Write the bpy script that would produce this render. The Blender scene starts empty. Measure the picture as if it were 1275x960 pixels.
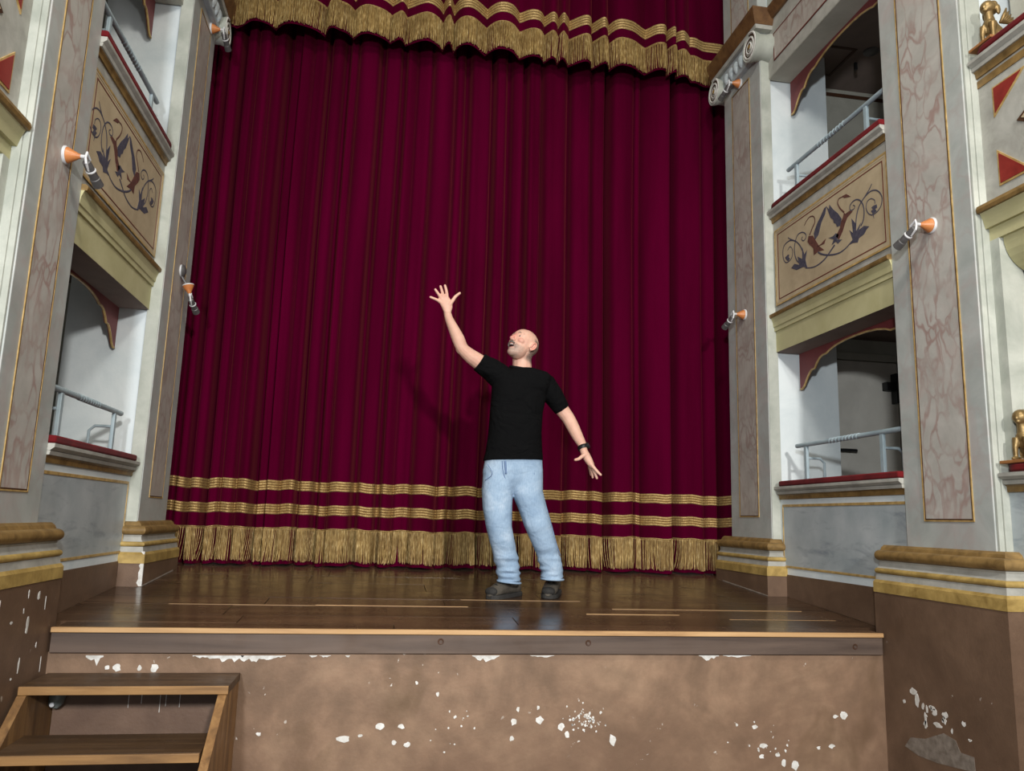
import bpy, bmesh, math, random
from mathutils import Vector, Matrix
random.seed(7)
scene = bpy.context.scene
COL = scene.collection

# ---------------------------------------------------------------- camera
FPX, YAW, PIT, ROL = 973.07, 0.16061, 0.17006, 0.030228
CAM = Vector((-0.629, 0.0, 1.6))
_fw = Vector((math.sin(YAW)*math.cos(PIT), math.cos(YAW)*math.cos(PIT), math.sin(PIT)))
_rt = Vector((math.cos(YAW), -math.sin(YAW), 0)); _up = _rt.cross(_fw)
_R = _rt*math.cos(ROL) + _up*math.sin(ROL); _U = _up*math.cos(ROL) - _rt*math.sin(ROL)
cd = bpy.data.cameras.new('camera'); cam = bpy.data.objects.new('camera', cd); COL.objects.link(cam)
cd.sensor_width = 36.0; cd.sensor_fit = 'HORIZONTAL'; cd.lens = FPX/1275*36.0; cd.clip_start = 0.05
M3 = Matrix((_R, _U, -_fw)).transposed()
cam.matrix_world = Matrix.Translation(CAM) @ M3.to_4x4()
scene.camera = cam

def at(px, py, y):
    """world point seen at a photo pixel, on the vertical plane at depth y"""
    d = _R*((px-637.5)/FPX) - _U*((py-480)/FPX) + _fw
    return CAM + d*((y-CAM.y)/d.y)

# ---------------------------------------------------------------- light
vs = scene.view_settings
vs.view_transform = 'Standard'; vs.look = 'None'; vs.gamma = 1.0; vs.use_curve_mapping = False
vs.exposure = 0.35
world = bpy.data.worlds.new('hall_ambience'); scene.world = world; world.use_nodes = True
bg = world.node_tree.nodes['Background']
bg.inputs[0].default_value = (0.95, 0.97, 1.0, 1); bg.inputs[1].default_value = 0.42

def lamp(name, loc, target, size, power, color):
    l = bpy.data.lights.new(name, 'AREA'); l.shape = 'DISK'; l.size = size; l.energy = power; l.color = color
    o = bpy.data.objects.new(name, l); COL.objects.link(o); o.location = loc
    o.rotation_euler = (Vector(target)-Vector(loc)).to_track_quat('-Z', 'Y').to_euler()
    return o
# the chandelier and the gallery lamps of the auditorium, behind and above the camera
_l = bpy.data.lights.new('stage_projector', 'SPOT'); _l.energy = 1750; _l.spot_size = math.radians(50); _l.spot_blend = 1.0; _l.shadow_soft_size = 0.2; _l.color = (1.0, 0.97, 0.93)
_o = bpy.data.objects.new('stage_projector', _l); COL.objects.link(_o); _o.location = (0.9, -4.6, 4.2)
_o.rotation_euler = (Vector((0.15, 5.5, 1.9))-_o.location).to_track_quat('-Z', 'Y').to_euler()
lamp('gallery_lamp', (-1.75, -2.0, 2.9), (0.6, 5.5, 2.4), 0.35, 170, (0.93, 0.97, 1.0))
_l = bpy.data.lights.new('auditorium_chandelier', 'POINT'); _l.energy = 300; _l.shadow_soft_size = 0.35; _l.color = (1.0, 0.95, 0.88)
_o = bpy.data.objects.new('auditorium_chandelier', _l); COL.objects.link(_o); _o.location = (0.2, 0.4, 6.4)
# ---------------------------------------------------------------- helpers
def link(o, parent=None):
    COL.objects.link(o)
    if parent is not None: o.parent = parent
    return o

def tag(o, label=None, cat=None, group=None, kind=None):
    if label: o['label'] = label
    if cat: o['category'] = cat
    if group: o['group'] = group
    if kind: o['kind'] = kind
    return o

def thing(name, label, cat, loc, group=None, kind=None):
    o = bpy.data.objects.new(name, None); o.empty_display_size = 0.05
    COL.objects.link(o); o.location = loc
    return tag(o, label, cat, group, kind)

def root_loc(p):
    v = Vector((0, 0, 0))
    while p is not None:
        v += p.location; p = p.parent
    return v

class MB:
    def __init__(s): s.v = []; s.f = []
    def add(s, vs, fs):
        n = len(s.v); s.v += [tuple(v) for v in vs]; s.f += [tuple(i+n for i in f) for f in fs]; return s
    def box(s, x0, x1, y0, y1, z0, z1):
        return s.add([(x0,y0,z0),(x1,y0,z0),(x1,y1,z0),(x0,y1,z0),(x0,y0,z1),(x1,y0,z1),(x1,y1,z1),(x0,y1,z1)],
            [(0,3,2,1),(4,5,6,7),(0,1,5,4),(1,2,6,5),(2,3,7,6),(3,0,4,7)])
    def prism(s, poly, off):
        """closed polygon (3-D points) extruded by vector off"""
        n = len(poly); off = Vector(off)
        vs = [Vector(p) for p in poly]; vs += [v+off for v in vs]
        return s.add(vs, [tuple(range(n-1,-1,-1)), tuple(range(n,2*n))] + [(i,(i+1)%n,(i+1)%n+n,i+n) for i in range(n)])
    def rings(s, rings, cap=True, closed=True):
        n = len(rings[0]); vs = [p for r in rings for p in r]; fs = []
        for k in range(len(rings)-1):
            for i in range(n if closed else n-1):
                j = (i+1) % n
                fs.append((k*n+i, k*n+j, (k+1)*n+j, (k+1)*n+i))
        if cap and closed:
            fs.append(tuple(range(n-1,-1,-1))); m = (len(rings)-1)*n; fs.append(tuple(range(m, m+n)))
        return s.add(vs, fs)
    def tube(s, path, r, n=8, cap=True, flat=None):
        """tube along 3-D points; r a number or list; flat = (axis, factor) squashes along a world axis"""
        P = [Vector(p) for p in path]; R = r if isinstance(r, (list, tuple)) else [r]*len(P)
        rings = []; ref = None
        for i, p in enumerate(P):
            t = (P[min(i+1, len(P)-1)] - P[max(i-1, 0)]).normalized()
            if ref is None: ref = Vector((0,0,1)) if abs(t.z) < .9 else Vector((1,0,0))
            a = (ref - t*ref.dot(t)).normalized(); b = t.cross(a); ref = a
            ring = []
            for k in range(n):
                th = 2*math.pi*k/n; rr = R[i]
                if isinstance(rr, (tuple, list)): off = a*math.cos(th)*rr[0] + b*math.sin(th)*rr[1]
                else: off = a*math.cos(th)*rr + b*math.sin(th)*rr
                if flat: off[flat[0]] *= flat[1]
                ring.append(p+off)
            rings.append(ring)
        return s.rings(rings, cap)
    def lathe(s, o, axis, prof, n=20):
        """profile [(dist along axis, radius)]"""
        o = Vector(o); ax = Vector(axis).normalized(); ref = Vector((0,0,1)) if abs(ax.z) < .9 else Vector((1,0,0))
        a = (ref-ax*ref.dot(ax)).normalized(); b = ax.cross(a)
        return s.rings([[o+ax*d+(a*math.cos(2*math.pi*k/n)+b*math.sin(2*math.pi*k/n))*max(r,1e-4) for k in range(n)] for d, r in prof])
    def sweep(s, path, prof):
        """moulding: closed profile [(out, z)] along an open plan polyline with mitred corners; out is to the right of travel"""
        P = [Vector((p[0], p[1])) for p in path]; rings = []
        def nrm(a, b):
            d = (b-a).normalized(); return Vector((d.y, -d.x))
        for i, p in enumerate(P):
            ns = []
            if i > 0: ns.append(nrm(P[i-1], p))
            if i < len(P)-1: ns.append(nrm(p, P[i+1]))
            if len(ns) == 2:
                m = (ns[0]+ns[1]).normalized(); m = m/max(.3, m.dot(ns[0]))
            else: m = ns[0]
            rings.append([(p.x+m.x*o, p.y+m.y*o, z) for o, z in prof])
        return s.rings(rings)
    def build(s, name, m, parent=None, smooth=False, bevel=0, kind=None, sub=0, mirror=1):
        o0 = root_loc(parent)
        me = bpy.data.meshes.new(name)
        me.from_pydata([(v[0]*mirror-o0.x, v[1]-o0.y, v[2]-o0.z) for v in s.v], [], s.f)
        bm = bmesh.new(); bm.from_mesh(me)
        bmesh.ops.recalc_face_normals(bm, faces=bm.faces)
        bm.to_mesh(me); bm.free()
        me.materials.append(m)
        if smooth:
            for p in me.polygons: p.use_smooth = True
            if smooth != 'all': me.set_sharp_from_angle(angle=math.radians(38))
        o = bpy.data.objects.new(name, me); link(o, parent)
        if bevel:
            b = o.modifiers.new('bevel', 'BEVEL'); b.width = bevel; b.segments = 2; b.limit_method = 'ANGLE'
        if sub:
            b = o.modifiers.new('sub', 'SUBSURF'); b.levels = sub; b.render_levels = sub
        if kind: o['kind'] = kind
        return o

def smoothstep(a, b, x):
    t = max(0, min(1, (x-a)/(b-a))); return t*t*(3-2*t)

def spline(pts, n=6):
    """Catmull-Rom through points"""
    P = [Vector(p) for p in pts]; out = []
    for i in range(len(P)-1):
        p0, p1, p2, p3 = P[max(i-1,0)], P[i], P[i+1], P[min(i+2,len(P)-1)]
        for k in range(n):
            t = k/n
            out.append(.5*((2*p1)+(p2-p0)*t+(2*p0-5*p1+4*p2-p3)*t*t+(3*p1-p0-3*p2+p3)*t**3))
    out.append(P[-1]); return out

# ---------------------------------------------------------------- materials
MATS = {}
def lin(c):
    return tuple(((v/255)/12.92 if v/255 <= .04045 else ((v/255+.055)/1.055)**2.4) for v in c) + (1,)

class NT:
    def __init__(s, name, rough=.6, metal=0, spec=.4):
        s.m = bpy.data.materials.new(name); s.m.use_nodes = True; s.t = s.m.node_tree; s.n = s.t.nodes
        s.b = s.n['Principled BSDF']; s.b.inputs['Roughness'].default_value = rough
        s.b.inputs['Metallic'].default_value = metal; s.b.inputs['Specular IOR Level'].default_value = spec
        s.co = s.n.new('ShaderNodeTexCoord').outputs['Object']; MATS[name] = s.m
    def set(s, sock, v):
        if isinstance(v, bpy.types.NodeSocket): s.t.links.new(v, sock)
        elif isinstance(v, (tuple, list)): sock.default_value = v
        else: sock.default_value = v
    def map(s, scale=(1,1,1), rot=(0,0,0), loc=(0,0,0), co=None):
        n = s.n.new('ShaderNodeMapping'); s.set(n.inputs[0], co or s.co)
        n.inputs['Scale'].default_value = scale; n.inputs['Rotation'].default_value = rot; n.inputs['Location'].default_value = loc
        return n.outputs[0]
    def noise(s, scale, detail=4, rough=.55, dist=0, co=None, color=False):
        n = s.n.new('ShaderNodeTexNoise'); s.set(n.inputs['Vector'], co or s.co)
        n.inputs['Scale'].default_value = scale; n.inputs['Detail'].default_value = detail
        n.inputs['Roughness'].default_value = rough; n.inputs['Distortion'].default_value = dist
        return n.outputs['Color' if color else 'Fac']
    def vor(s, scale, feature='F1', co=None, out='Distance'):
        n = s.n.new('ShaderNodeTexVoronoi'); s.set(n.inputs['Vector'], co or s.co); n.feature = feature
        n.inputs['Scale'].default_value = scale; return n.outputs[out]
    def wave(s, scale, dist=0, co=None, direction='X', detail=2, dscale=1):
        n = s.n.new('ShaderNodeTexWave'); s.set(n.inputs['Vector'], co or s.co); n.bands_direction = direction
        n.inputs['Scale'].default_value = scale; n.inputs['Distortion'].default_value = dist
        n.inputs['Detail'].default_value = detail; n.inputs['Detail Scale'].default_value = dscale
        return n.outputs['Fac']
    def ramp(s, fac, stops):
        n = s.n.new('ShaderNodeValToRGB'); s.set(n.inputs[0], fac); e = n.color_ramp.elements
        while len(e) < len(stops): e.new(.5)
        for k, (p, c) in enumerate(stops):
            e[k].position = p; e[k].color = c if isinstance(c, tuple) else (c, c, c, 1)
        return n.outputs[0]
    def mix(s, fac, a, b, mode='MIX'):
        n = s.n.new('ShaderNodeMix'); n.data_type = 'RGBA'; n.blend_type = mode
        s.set(n.inputs[0], fac); s.set(n.inputs[6], a); s.set(n.inputs[7], b); return n.outputs[2]
    def math(s, op, a, b=0):
        n = s.n.new('ShaderNodeMath'); n.operation = op; s.set(n.inputs[0], a); s.set(n.inputs[1], b); return n.outputs[0]
    def sep(s, co=None):
        n = s.n.new('ShaderNodeSeparateXYZ'); s.set(n.inputs[0], co or s.co); return n.outputs
    def warp(s, scale, amt, co=None):
        c = s.noise(scale, 3, co=co, color=True)
        n = s.n.new('ShaderNodeVectorMath'); n.operation = 'MULTIPLY_ADD'
        s.set(n.inputs[0], c); n.inputs[1].default_value = (amt,)*3; s.set(n.inputs[2], co or s.co); return n.outputs[0]
    def col(s, c): s.set(s.b.inputs['Base Color'], c); return s
    def rough(s, c): s.set(s.b.inputs['Roughness'], c); return s
    def bump(s, h, strength=.3, dist=.01):
        n = s.n.new('ShaderNodeBump'); s.set(n.inputs['Height'], h); n.inputs['Strength'].default_value = strength
        n.inputs['Distance'].default_value = dist; s.t.links.new(n.outputs[0], s.b.inputs['Normal']); return s

def mottled(name, c1, c2, scale=6, rough=.7, bump=.15, c3=None, metal=0, bscale=60):
    n = NT(name, rough, metal)
    f = n.noise(scale, 6, .6, .4)
    stops = [(.32, lin(c1)), (.68, lin(c2))] if c3 is None else [(.28, lin(c1)), (.5, lin(c2)), (.74, lin(c3))]
    n.col(n.ramp(f, stops)); n.bump(n.noise(bscale, 4), bump, .004); return n.m

mottled('plaster_white', (158,162,152), (194,196,186), 4, .75)
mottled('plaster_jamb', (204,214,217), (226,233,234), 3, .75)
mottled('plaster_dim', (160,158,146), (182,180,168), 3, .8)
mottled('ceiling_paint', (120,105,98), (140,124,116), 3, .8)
mottled('cream_paint', (176,170,126), (196,190,148), 3, .7)
mottled('ochre_panel', (166,148,120), (190,172,142), 4, .75)
mottled('gilt_paint', (106,82,46), (150,120,72), 14, .5, .25)
mottled('gilt_pale', (142,116,62), (194,164,98), 10, .5, .3)
mottled('gold_line', (150,122,72), (200,168,110), 20, .4, .1)
mottled('dark_line', (58,36,22), (80,50,30), 20, .6, .1)
mottled('red_line', (88,38,30), (112,52,42), 20, .6, .1)
mottled('maroon_paint', (104,46,48), (122,58,58), 5, .55, .05)
mottled('red_paint', (118,34,28), (146,48,40), 8, .5, .1)
mottled('rail_paint', (150,168,176), (172,188,194), 8, .45, .05)
mottled('grey_moulding', (150,148,140), (180,178,170), 8, .65, .2)
mottled('door_paint', (186,182,172), (206,202,192), 3, .6, .05)
mottled('black_plastic', (16,16,17), (28,28,30), 10, .45, .05)
mottled('motif_blue', (58,56,72), (84,80,92), 40, .8, .05)
mottled('motif_brown', (78,46,42), (108,66,56), 40, .8, .05)
mottled('motif_olive', (96,88,60), (120,110,76), 40, .8, .05)
mottled('brown_gilt', (84,56,34), (122,88,54), 12, .5, .2)
mottled('copper', (176,104,56), (206,134,80), 10, .35, .05)
mottled('lamp_white', (196,196,196), (214,214,216), 10, .4, .03)
mottled('lamp_grey', (88,86,86), (112,110,110), 10, .45, .03, metal=.4)
mottled('gilded_bronze', (118,96,60), (158,132,88), 12, .42, .2, metal=.6)
mottled('shelf_wood', (134,88,48), (164,112,66), 12, .5, .1)
mottled('bare_plaster', (196,192,184), (232,230,226), 30, .85, .3)
mottled('worn_grey', (104,94,84), (142,132,122), 24, .7, .3)
mottled('bracket_metal', (92,96,92), (132,138,134), 20, .55, .2, metal=.3)

def cushion_mat():
    n = NT('red_velvet_cushion', .85, 0, .2); n.col(n.ramp(n.noise(9, 4), [(.3, lin((90,11,17))), (.7, lin((118,21,26)))]))
    n.b.inputs['Sheen Weight'].default_value = .05; n.bump(n.noise(200, 3), .2, .002)
cushion_mat()

def marble(name, base1, base2, vein, vscale, vw, vamt, stain=None, rough=.45, tall=1.0):
    """faux marble: mottled ground, a warped cell network of veins broken up by a cloud"""
    n = NT(name, rough, 0, .45)
    g = n.ramp(n.noise(5, 6, .6, .5), [(.3, lin(base1)), (.7, lin(base2))])
    w = n.warp(3.0, .45, n.map((1, 1, tall))); w = n.warp(11.0, .08, w)
    d = n.vor(vscale, 'DISTANCE_TO_EDGE', w)
    line = n.ramp(d, [(0.0, 1.0), (vw*.35, .75), (vw, 0.0)])
    cloud = n.ramp(n.noise(3.2, 4), [(.36, .15), (.6, 1.0)])
    f = n.math('MULTIPLY', n.math('MULTIPLY', line, cloud), vamt)
    c = n.mix(f, g, lin(vein))
    if stain:
        s = n.ramp(n.noise(2.4, 5, .6, 1.0), [(.5, 0.0), (.72, .55)]); c = n.mix(s, c, lin(stain))
    n.col(c); n.bump(n.noise(70, 3), .08, .003); return n.m
marble('marble_rose', (168,165,158), (194,190,183), (152,116,108), 10.5, .13, .75, (180,158,150), tall=.55)
marble('marble_rose_pale', (164,158,150), (188,182,174), (140,112,104), 12.0, .14, .65, (160,142,134), tall=.45)
marble('marble_grey', (160,165,161), (184,187,183), (168,146,142), 4.4, .10, .3, (176,158,154))

def dado():
    n = NT('marble_blue', .4, 0, .45)
    g = n.ramp(n.noise(4, 5), [(.3, lin((154,164,168))), (.7, lin((186,192,194)))])
    m = n.map((1, 1.6, 5.5), (math.radians(40), 0, 0))
    st = n.ramp(n.noise(2.2, 5, .6, .5, m), [(.54, 0.0), (.72, .6)])
    n.col(n.mix(st, g, lin((108,118,130)))); n.bump(n.noise(50, 3), .08, .003)
dado()

def brown_plaster(name, c1, c2, c3, chips, rough=.6, spec=.4, stain=True):
    n = NT(name, rough, 0, spec)
    a = n.noise(1.7, 7, .62, .6); b = n.noise(9, 5, .6)
    c = n.ramp(a, [(.3, lin(c1)), (.52, lin(c2)), (.72, lin(c3))])
    c = n.mix(n.ramp(b, [(.35, .35), (.65, 0.0)]), c, lin(tuple(int(v*.8) for v in c1)))
    if stain:  # browner towards the bottom, broken up by noise, plus separate stain spots
        lo = n.sep()[2]; gr = n.math('ADD', n.math('MULTIPLY', lo, -1.1), n.math('MULTIPLY', n.noise(3.1, 5, .6, .5), 1.7))
        c = n.mix(n.ramp(gr, [(.0, 0.0), (.55, .55)]), c, lin((112,86,68)))
        st = n.ramp(n.noise(2.6, 4, .5, .8, n.map((1, 1, .55), loc=(3.1, 0, 1.7))), [(.58, 0.0), (.72, .7)])
        c = n.mix(st, c, lin((98,76,54)))
    if chips:
        k = n.noise(26, 3, .5, .3); z = n.ramp(n.noise(2.1, 3, co=n.map(loc=(8.3, 1.1, 2.2))), [(.55, 0.0), (.64, 1.0)])
        ch = n.math('MULTIPLY', n.ramp(k, [(chips, 0.0), (chips+.02, 1.0)]), z)
        c = n.mix(ch, c, lin((206,198,188)))
    n.col(c); n.bump(n.mix(.5, n.noise(14, 6, .65), n.noise(70, 3)), .25, .008); return n.m
brown_plaster('plaster_tan', (106,84,66), (140,112,90), (166,137,111), .70, .55, .35)
brown_plaster('plaster_brown', (94,72,56), (112,88,70), (128,102,82), .69, .5, .45, stain=False)
brown_plaster('plaster_riser', (104,80,66), (116,92,76), (128,104,88), 0, .5, .4, stain=False)

def wood(name, c1, c2, c3, scale, rough, axis, spec=.5, scratch=0):
    n = NT(name, rough, 0, spec)
    sc = [14, 14, 14]; sc[axis] = .9
    oi = n.n.new('ShaderNodeObjectInfo').outputs['Random']
    vm = n.n.new('ShaderNodeVectorMath'); vm.operation = 'MULTIPLY_ADD'
    n.set(vm.inputs[0], oi); vm.inputs[1].default_value = (7.3, 3.1, 5.7); n.set(vm.inputs[2], n.co)
    m = n.map(tuple(v*scale for v in sc), co=vm.outputs[0])
    g = n.noise(1.6, 6, .6, .6, m)
    c = n.ramp(g, [(.3, lin(c1)), (.5, lin(c2)), (.72, lin(c3))])
    t = n.math('MULTIPLY_ADD', oi, .5); n.n[-1].inputs[2].default_value = .75
    hv = n.n.new('ShaderNodeHueSaturation'); n.set(hv.inputs['Value'], t); n.set(hv.inputs['Color'], c)
    n.col(hv.outputs[0])
    w = n.noise(5, 5, .6); n.rough(n.ramp(w, [(.3, rough*.75), (.7, min(1, rough*1.5))]))
    n.bump(n.mix(.6, g, n.noise(4, 3)), .12, .004); return n.m
wood('stage_board', (54,40,30), (74,55,41), (96,72,54), .6, .20, 0, .5)
wood('board_edge', (132,98,64), (166,130,88), (188,152,108), .8, .5, 0)
wood('fascia_board', (70,56,48), (90,74,64), (106,88,76), .6, .55, 0)
wood('step_dark', (62,44,28), (82,60,40), (104,78,52), .8, .45, 0)
wood('step_edge', (104,74,42), (140,104,62), (166,128,80), .9, .5, 0)
wood('step_side', (96,68,40), (130,94,56), (158,120,74), .9, .5, 2)

def velvet():
    n = NT('crimson_velvet', .9, 0, .02)
    f = n.noise(5, 4, .5, 0, n.map((1, 1, .12)))
    n.col(n.ramp(f, [(.3, lin((64,0,26))), (.7, lin((80,0,35)))]))
    n.b.inputs['Sheen Weight'].default_value = .16; n.b.inputs['Sheen Roughness'].default_value = .4
    n.b.inputs['Sheen Tint'].default_value = (.75, .12, .12, 1)
    n.bump(n.noise(240, 2), .15, .001)
velvet()

def gold_cloth():
    n = NT('gold_braid', .45, .35, .5)
    w = n.wave(28, .6, n.map((1, 1, 1)), 'X'); k = n.noise(60, 3)
    n.col(n.mix(n.ramp(k, [(.35, .55), (.65, 0.0)]), lin((200,170,112)), lin((126,92,46))))
    n.bump(n.mix(.5, w, k), .5, .004)
    n = NT('gold_fringe', .5, .3, .5)
    k = n.noise(90, 3, co=n.map((1, 1, .25))); q = n.noise(7, 3)
    c = n.ramp(k, [(.3, lin((128,98,50))), (.55, lin((182,152,94))), (.75, lin((232,208,154)))])
    n.col(n.mix(n.ramp(q, [(.4, .35), (.6, 0.0)]), c, lin((104,72,30)))); n.bump(k, .6, .004)
gold_cloth()

def chip(mb, cx, cy, cz, rx, rz, ax='x', n=9, t=.0012, face=-1):
    """irregular flake outline on a wall facing -y (ax x) or on a side wall (ax y)"""
    poly = []
    for k in range(n):
        a = 2*math.pi*k/n; q = random.uniform(.6, 1.15)
        if ax == 'x': poly.append((cx+math.cos(a)*rx*q, cy, cz+math.sin(a)*rz*q))
        else: poly.append((cx, cy+math.cos(a)*rx*q, cz+math.sin(a)*rz*q))
    mb.prism(poly, (0, face*t, 0) if ax == 'x' else (face*t, 0, 0))
# ---------------------------------------------------------------- the stage
M = MATS
YF, ZF, RAKE = 3.97, 1.06, 0.065           # stage edge, its height, the rake of the stage floor
def FZ(y): return ZF + RAKE*(y-YF)
SIDE = {1: dict(yA=5.86, yB=5.225, yC=3.84, yD=3.22), -1: dict(yA=5.86, yB=5.225, yC=3.89, yD=3.35)}
W1, W2, W3 = 2.10, 2.17, 2.15              # half widths: proscenium pilaster, box fronts, front pilaster

def structure(o, label, cat): return tag(o, label, cat, kind='structure')

floor = MB().prism([(-2.75, YF+.03, FZ(YF+.03)-.034), (2.75, YF+.03, FZ(YF+.03)-.034), (2.75, 6.7, FZ(6.7)-.034), (-2.75, 6.7, FZ(6.7)-.034)], (0,0,-.05)).build('floor', M['dark_line'])
structure(floor, 'raked stage floor of dark glossy boards', 'floor')
rows = [3.972, 4.095, 4.30, 4.585, 4.835, 5.12, 5.42, 5.74, 6.06, 6.40]
for i in range(len(rows)-1):
    y0, y1 = rows[i]+.0015, rows[i+1]-.0015
    xl = 2.05 if y0 < 4.05 else 2.165
    cuts = [-xl] + sorted(random.uniform(-1.5, 1.5) for _ in range(1 + i % 2)) + [xl]
    if len(cuts) == 4 and cuts[2]-cuts[1] < .5: cuts.pop(2)
    for a, b in zip(cuts[:-1], cuts[1:]):
        dz = random.uniform(-.0012, .0012)
        p = MB().prism([(a+.0015, y0, FZ(y0)+dz), (b-.0015, y0, FZ(y0)+dz), (b-.0015, y1, FZ(y1)+dz), (a+.0015, y1, FZ(y1)+dz)], (0,0,-.03))
        p.build('plank', M['stage_board'], floor, bevel=.0015)
for x0, x1, y in ((-1.72, -.95, 4.585), (-.12, .62, 4.835), (.75, 1.95, 4.585), (-.95, -.1, 4.60), (.55, 1.1, 4.42), (1.35, 2.0, 4.30)):
    MB().prism([(x0, y-.0022, FZ(y)+.0016), (x1, y-.0018, FZ(y)+.0016), (x1, y+.0018, FZ(y)+.0016), (x0, y+.0022, FZ(y)+.0016)], (0,0,-.004)).build('worn_board_edge', M['board_edge'], floor)

nose = MB().box(-2.062, 2.062, 3.948, 3.972, ZF-.022, ZF+.001).build('trim_1', M['board_edge'], bevel=.003)
structure(nose, 'pale worn wooden edging strip along the stage front', 'edging')
fas = MB().box(-2.062, 2.062, 3.962, 3.985, ZF-.112, ZF-.023).build('trim_2', M['fascia_board'], bevel=.002)
structure(fas, 'dark brown fascia board under the stage edge', 'fascia board')
for kx, kz in ((-.30, 1.005), (.44, 1.002), (1.9, .99)):
    MB().lathe((kx, 3.9625, kz), (0,-1,0), [(0,.016),(.002,.014),(.002,.009),(.0005,.007)], 14).build('wood_knot', M['dark_line'], fas, smooth=True)
wf = MB().box(-2.075, 2.075, 3.982, 4.10, 0, ZF-.111).build('wall_stage_front', M['plaster_tan'])
structure(wf, 'stained tan plaster wall below the stage edge with white chips', 'wall')
def zz(px, py): return at(px, py, 3.982)
chips = [(427,920,9,4),(640,899,4,4),(672,896,5,5),(699,905,4,5),(637,920,3,3),(763,921,6,7),(706,915,3,4),(1040,892,4,3),(1051,891,6,5),
         (950,929,6,3),(968,940,5,3),(948,942,4,3),(1035,929,5,3),(1019,931,3,2),(940,905,4,3),(473,905,5,4),(500,904,4,3),(490,924,3,3),(507,927,4,3),
         (322,914,3,2),(519,850,2,2),(545,864,2,3),(448,916,3,2),(645,883,2,3),(670,881,2,3),(990,953,5,7),(976,950,3,5)]
mbs = MB()
for px, py, a, b in chips:
    p = zz(px, py); q = MB()
    chip(q, p.x, 3.982, p.z, a*.0042, b*.0042)
    if a >= 4: q.build('bare_plaster_patch', M['bare_plaster'], wf)
    else: mbs.add(q.v, q.f)
for k in range(90):                        # the crumbled patch in the middle and the specks round it
    r = random.random()
    if r < .6: px, py = random.gauss(728, 12), random.gauss(897, 8)
    elif r < .8: px, py = random.gauss(560, 25), random.gauss(900, 12)
    else: px, py = random.gauss(955, 25), random.gauss(925, 14)
    p = zz(px, py); s_ = random.uniform(.002, .008); chip(mbs, p.x, 3.982, p.z, s_, s_*random.uniform(.6, 1.6), n=6)
for x0, x1, w in ((107,129,9),(240,356,6),(131,138,4),(141,152,7),(172,177,5),(188,198,8),(588,622,6),(870,895,5),(385,395,2),(398,412,2),(300,304,3),(900,935,2),(430,436,2),(660,690,2)):
    y_ = 816 if x0 not in (131,141,172,188) else 823
    a, b = zz(x0, y_), zz(x1, y_); n_ = max(3, int((x1-x0)/6)); top = min(ZF-.113, a.z)
    if x1-x0 < 14 and w > 3:
        q = MB(); chip(q, (a.x+b.x)/2, 3.982, top-.03, (b.x-a.x)*.55, w*.0026, n=11); q.build('bare_plaster_patch', M['bare_plaster'], wf); continue
    n_ *= 2
    poly = [(a.x+(b.x-a.x)*k/n_, 3.982, top) for k in range(n_+1)] + [(a.x+(b.x-a.x)*k/n_, 3.982, top-w*.0046*random.uniform(.35, 1.2)*min(1, .15+3*min(k, n_-k)/n_)) for k in range(n_, -1, -1)]
    MB().prism(poly, (0,-.0012,0)).build('bare_plaster_patch', M['bare_plaster'], wf)
mbs.build('plaster_speck', M['bare_plaster'], wf, kind='stuff')

hall = MB().box(-4.2, 4.2, -6.5, 4.1, -.06, 0).build('floor_auditorium', M['stage_board'])
structure(hall, 'auditorium floor below the stage', 'floor')
wb = MB().box(-4.2, 4.2, 6.75, 6.85, 0, 7.6).build('wall_back', M['plaster_dim'])
structure(wb, 'back wall of the stage behind the curtain', 'wall')

cl = MB().box(-4.2, 4.2, 5.95, 6.75, 7.21, 7.3).build('ceiling_stage', M['plaster_dim'])  # unseen; added to stop ambient light leaking in behind the pelmet
structure(cl, 'unseen ceiling added over the stage to keep ambient light out', 'ceiling')
cl = MB().box(-4.2, 4.2, -6.5, 5.94, 7.6, 7.7).build('ceiling_auditorium', M['plaster_white'])
structure(cl, 'pale plaster ceiling of the auditorium', 'ceiling')

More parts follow.
